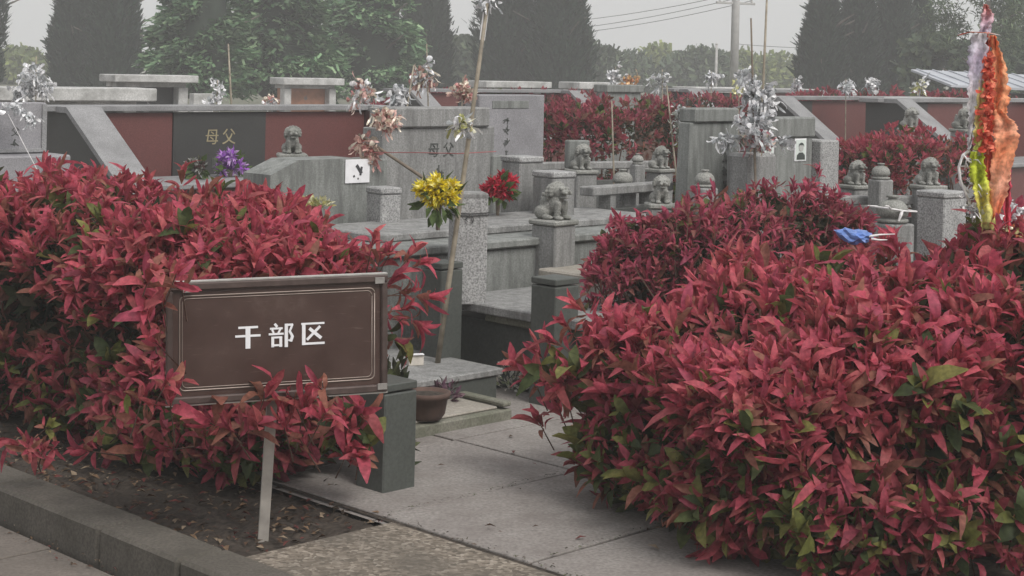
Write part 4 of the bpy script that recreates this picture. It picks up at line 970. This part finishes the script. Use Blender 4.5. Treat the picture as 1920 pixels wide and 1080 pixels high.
def broad(label, name, px, d, wpx, ytop, cols, H=None, zl=.8, n=7000, leaf=.3, group=None, clumps=26, flat=1., cat='tree', clr=.30, light=1.):
    c = at(px, 150, d); rx = wpx * d / FPX / 2; H = H or at(px, ytop, d).z
    t_ = thing(name, label, cat, (c.x, c.y, -.1), 0, group)
    trunk(t_, H, .04 * H)
    hz = (H - zl) / 2; cz = zl + hz
    cd = rng.normal(size=(clumps, 3)); cd /= np.linalg.norm(cd, axis=1, keepdims=True); cd *= rng.uniform(.35, 1, (clumps, 1)) ** .5
    cc = cd * np.array([rx * .8, rx * .8, hz * .82]) + [0, 0, cz]
    k = n // clumps; S = []
    for i in range(clumps):
        cr = rx * clr * rng.uniform(.75, 1.35)
        d_ = rng.normal(size=(k, 3)); d_ /= np.linalg.norm(d_, axis=1, keepdims=True); pos = cc[i] + d_ * np.array([cr, cr, cr * .62 * flat]) * rng.uniform(.25, 1, (k, 1)) ** .5
        pos[:, 2] = np.maximum(pos[:, 2], .2)
        col = cols[rng.integers(0, len(cols), k)] * rng.uniform(.75, 1.3, (k, 1)) * rng.uniform(.7, 1.3)
        S.append((T_QUAD if leaf > .2 else T_SMALL, pos, frames(rng.normal(size=(k, 3)) + d_ * .5, d_ + [0, 0, .6] + rng.normal(size=(k, 3)) * .4), np.stack([rng.uniform(.5, 1, k) * leaf * .6, rng.uniform(.6, 1.2, k) * leaf, np.full(k, leaf)], 1), col))
    link('crown', instance_mesh('crown', S, 'leaf_tree'), t_)
    return t_
def pine(label, px, d, wpx, H, n=22000, zl=.7, group='broad green cedars behind the graves'):
    c = at(px, 150, d); rx = wpx * d / FPX / 2
    t_ = thing('cedar_tree', label, 'tree', (c.x, c.y, -.1), 0, group); trunk(t_, H, .2)
    nb = 130; S = []; k = n // nb
    for i in range(nb):
        zf = (i + rng.uniform()) / nb; a = rng.uniform(0, 6.283); z = zl + (H - zl) * zf; L = rx * (1 - zf ** 1.4 * .85) * rng.uniform(.7, 1.1)
        t2 = rng.uniform(.25, 1, k); ln = t2 * L; sd_ = rng.normal(size=k) * .16 * L * (1.2 - t2 * .4)
        x = np.cos(a) * ln - np.sin(a) * sd_; y = np.sin(a) * ln + np.cos(a) * sd_; zz = z + .12 * ln - .26 * t2 ** 2 * L * .7 + rng.normal(size=k) * .10
        pos = np.stack([x, y, np.maximum(zz, .15)], 1)
        dr = np.stack([np.cos(a) + rng.normal(size=k) * .6, np.sin(a) + rng.normal(size=k) * .6, -.25 + rng.normal(size=k) * .3], 1)
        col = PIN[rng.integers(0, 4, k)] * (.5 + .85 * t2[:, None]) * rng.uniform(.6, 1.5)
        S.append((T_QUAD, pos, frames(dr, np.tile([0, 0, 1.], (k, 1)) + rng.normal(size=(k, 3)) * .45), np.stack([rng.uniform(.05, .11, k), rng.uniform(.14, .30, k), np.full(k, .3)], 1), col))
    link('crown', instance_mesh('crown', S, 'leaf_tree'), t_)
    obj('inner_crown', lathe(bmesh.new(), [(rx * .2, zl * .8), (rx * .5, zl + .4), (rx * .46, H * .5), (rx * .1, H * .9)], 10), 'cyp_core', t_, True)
    return t_
cypress('dark cypress at the far left edge', -52, 58, 100, 8)
cypress('left of the two dark cypresses beside the cedars', 140, 60, 84, 5.6)
cypress('right of the two dark cypresses beside the cedars', 212, 58, 90, 5.9)
cypress('dark cypress just left of the sky gap by the bamboo pole', 797, 64, 86, 6.8)
cypress('dark cypress behind the bamboo pole top', 950, 62, 112, 8.2)
cypress('dark cypress left of the open sky', 1048, 60, 112, 6.3, taper=.95)
cypress('dark cypress at the left of the right-hand group', 1541, 56, 84, 4.9)
cypress('second dark cypress of the right-hand group', 1608, 57, 80, 5.4)
cypress('third dark cypress of the right-hand group', 1674, 58, 84, 5.6)
cypress('slim dark cypress at the right of the right-hand group', 1726, 60, 62, 4.6)
pine('broad green cedar left, above the stepped pale roof', 372, 47, 215, 6.5)
pine('broad green cedar in the middle of the tree row', 520, 50, 270, 7.5, n=26000)
pine('darker green cedar right of the tree row, left of the sky gap', 690, 54, 240, 7.0)
FB = 'far trees on the horizon'
broad('low yellowish tree far left between the cypresses', 'far_tree', 30, 95, 130, 100, BRD, zl=.2, n=2600, leaf=.5, group=FB, clr=.4)
broad('dusky round tree below the narrow sky gap', 'far_tree', 850, 78, 190, 66, DKB, zl=.2, n=4500, leaf=.4, group=FB, clr=.4)
broad('dusky tree right of the cypress at the open sky', 'far_tree', 1108, 80, 130, 78, DKB, zl=.2, n=4500, leaf=.4, group=FB, clr=.4)
broad('small rounded tree left of the yellowish trees on the horizon', 'far_tree', 1170, 90, 110, 100, DKB * 1.3, zl=.1, n=3500, leaf=.4, group=FB, clr=.42)
broad('yellowish green tree on the horizon', 'far_tree', 1236, 100, 110, 88, BRD, zl=.1, n=3500, leaf=.45, group=FB, clr=.42)
broad('dark green tree left of the utility pole', 'far_tree', 1310, 90, 125, 80, DKB * 1.5, zl=.1, n=4000, leaf=.4, group=FB, clr=.42)
broad('green tree behind the utility pole', 'far_tree', 1395, 98, 120, 92, BRD * .9, zl=.1, n=3500, leaf=.45, group=FB, clr=.42)
broad('yellowish green tree left of the right-hand cypresses', 'far_tree', 1462, 104, 130, 102, BRD, zl=.1, n=3500, leaf=.45, group=FB, clr=.42)
broad('leafy tree with sky gaps at the upper right corner', 'broadleaf_tree', 1850, 48, 330, -60, DKB * 1.7, H=5.2, zl=1.5, n=7000, leaf=.2, clumps=40, clr=.17)
broad('dark bushy tree under the leafy tree at the far right', 'broadleaf_tree', 1800, 52, 240, 40, DKB * 1.2, zl=.1, n=6000, leaf=.3, clumps=30, clr=.27)
broad('dark bushy tree behind the metal roof at the right edge', 'broadleaf_tree', 1920, 54, 240, 30, DKB * 1.2, zl=.1, n=5000, leaf=.3, clumps=30, clr=.27)
for px in range(-60, 2000, 110):
    pass
# utility pole and wires
up_ = at(1376, 160, 62); UPZ = 7.5
pole = thing('utility_pole', 'tall concrete utility pole against the sky', 'utility pole', (up_.x, up_.y, -.1))
obj('shaft', tube(bmesh.new(), [(0, 0, 0), (0, 0, 4), (0, 0, UPZ)], [.17, .15, .12], 12), 'pole_concrete', pole, True)
ca = at(1378, 6, 62).z + .1
obj('cross_arm', B((0, 0, ca), (1.7, .09, .09), .01, rz=R(25)), 'pole_concrete', pole)
for x in (-.7, .0, .7): obj('insulator', lathe(bmesh.new(), [(.03, ca + .04), (.05, ca + .07), (.03, ca + .12), (.045, ca + .15), (.02, ca + .18)], 8, (x * math.cos(R(25)), -.12 if x == 0 else x * math.sin(R(25)), 0)), 'white_stone', pole)
p2 = at(1342, 160, 70); tp2 = at(1343, 84, 70)
t_ = thing('slim_pole', 'slim grey pole left of the utility pole', 'pole', (p2.x, p2.y, -.1)); obj('shaft', tube(bmesh.new(), [(0, 0, 0), (0, 0, tp2.z + .1)], [.07, .05], 8), 'pole_concrete', t_, True); obj('cap', lathe(bmesh.new(), [(.06, tp2.z + .1), (.07, tp2.z + .14), (.02, tp2.z + .18)], 8), 'pole_concrete', t_)
def wire(label, p, q, sag, r=.012):
    p, q = Vector(p), Vector(q); pts = [p.lerp(q, i / 14) - Vector((0, 0, sag * 4 * (i / 14) * (1 - i / 14))) for i in range(15)]
    t_ = obj('power_line', tube(bmesh.new(), pts, r, 4), 'wire'); tag(t_, label, 'wire', 'power lines in the sky')
pt_ = lambda x, z: Vector((up_.x + x * math.cos(R(25)), up_.y + x * math.sin(R(25)), z))
wire('upper power line left of the utility pole', pt_(-.7, ca + .1), at(900, 50, 75), .25)
wire('middle power line left of the utility pole', pt_(0, ca + .08), at(900, 66, 75), .3)
wire('lowest power line left of the utility pole', pt_(.7, ca + .02), at(900, 72, 75), .35)
wire('power line right of the utility pole towards the cypresses', pt_(0, at(1378, 82, 62).z), at(1640, 88, 66), .1)
wire('upper power line right of the utility pole', pt_(.7, ca + .1), at(1640, -10, 66), .1)

# ------------------------------------------------------------------ hazy air
hz = obj('haze', B((0, 105, 6.3), (300, 270, 16)), 'wire'); tag(hz, 'pale even haze in the air over the whole cemetery', 'haze', kind='stuff')
m = bpy.data.materials.new('haze_air'); m.use_nodes = True; t = m.node_tree; t.nodes.clear()
o_ = t.nodes.new('ShaderNodeOutputMaterial'); pv = t.nodes.new('ShaderNodeVolumePrincipled'); pv.inputs['Color'].default_value = (.95, .96, .96, 1); pv.inputs['Density'].default_value = .0035
t.links.new(pv.outputs[0], o_.inputs['Volume']); hz.data.materials.clear(); hz.data.materials.append(m)
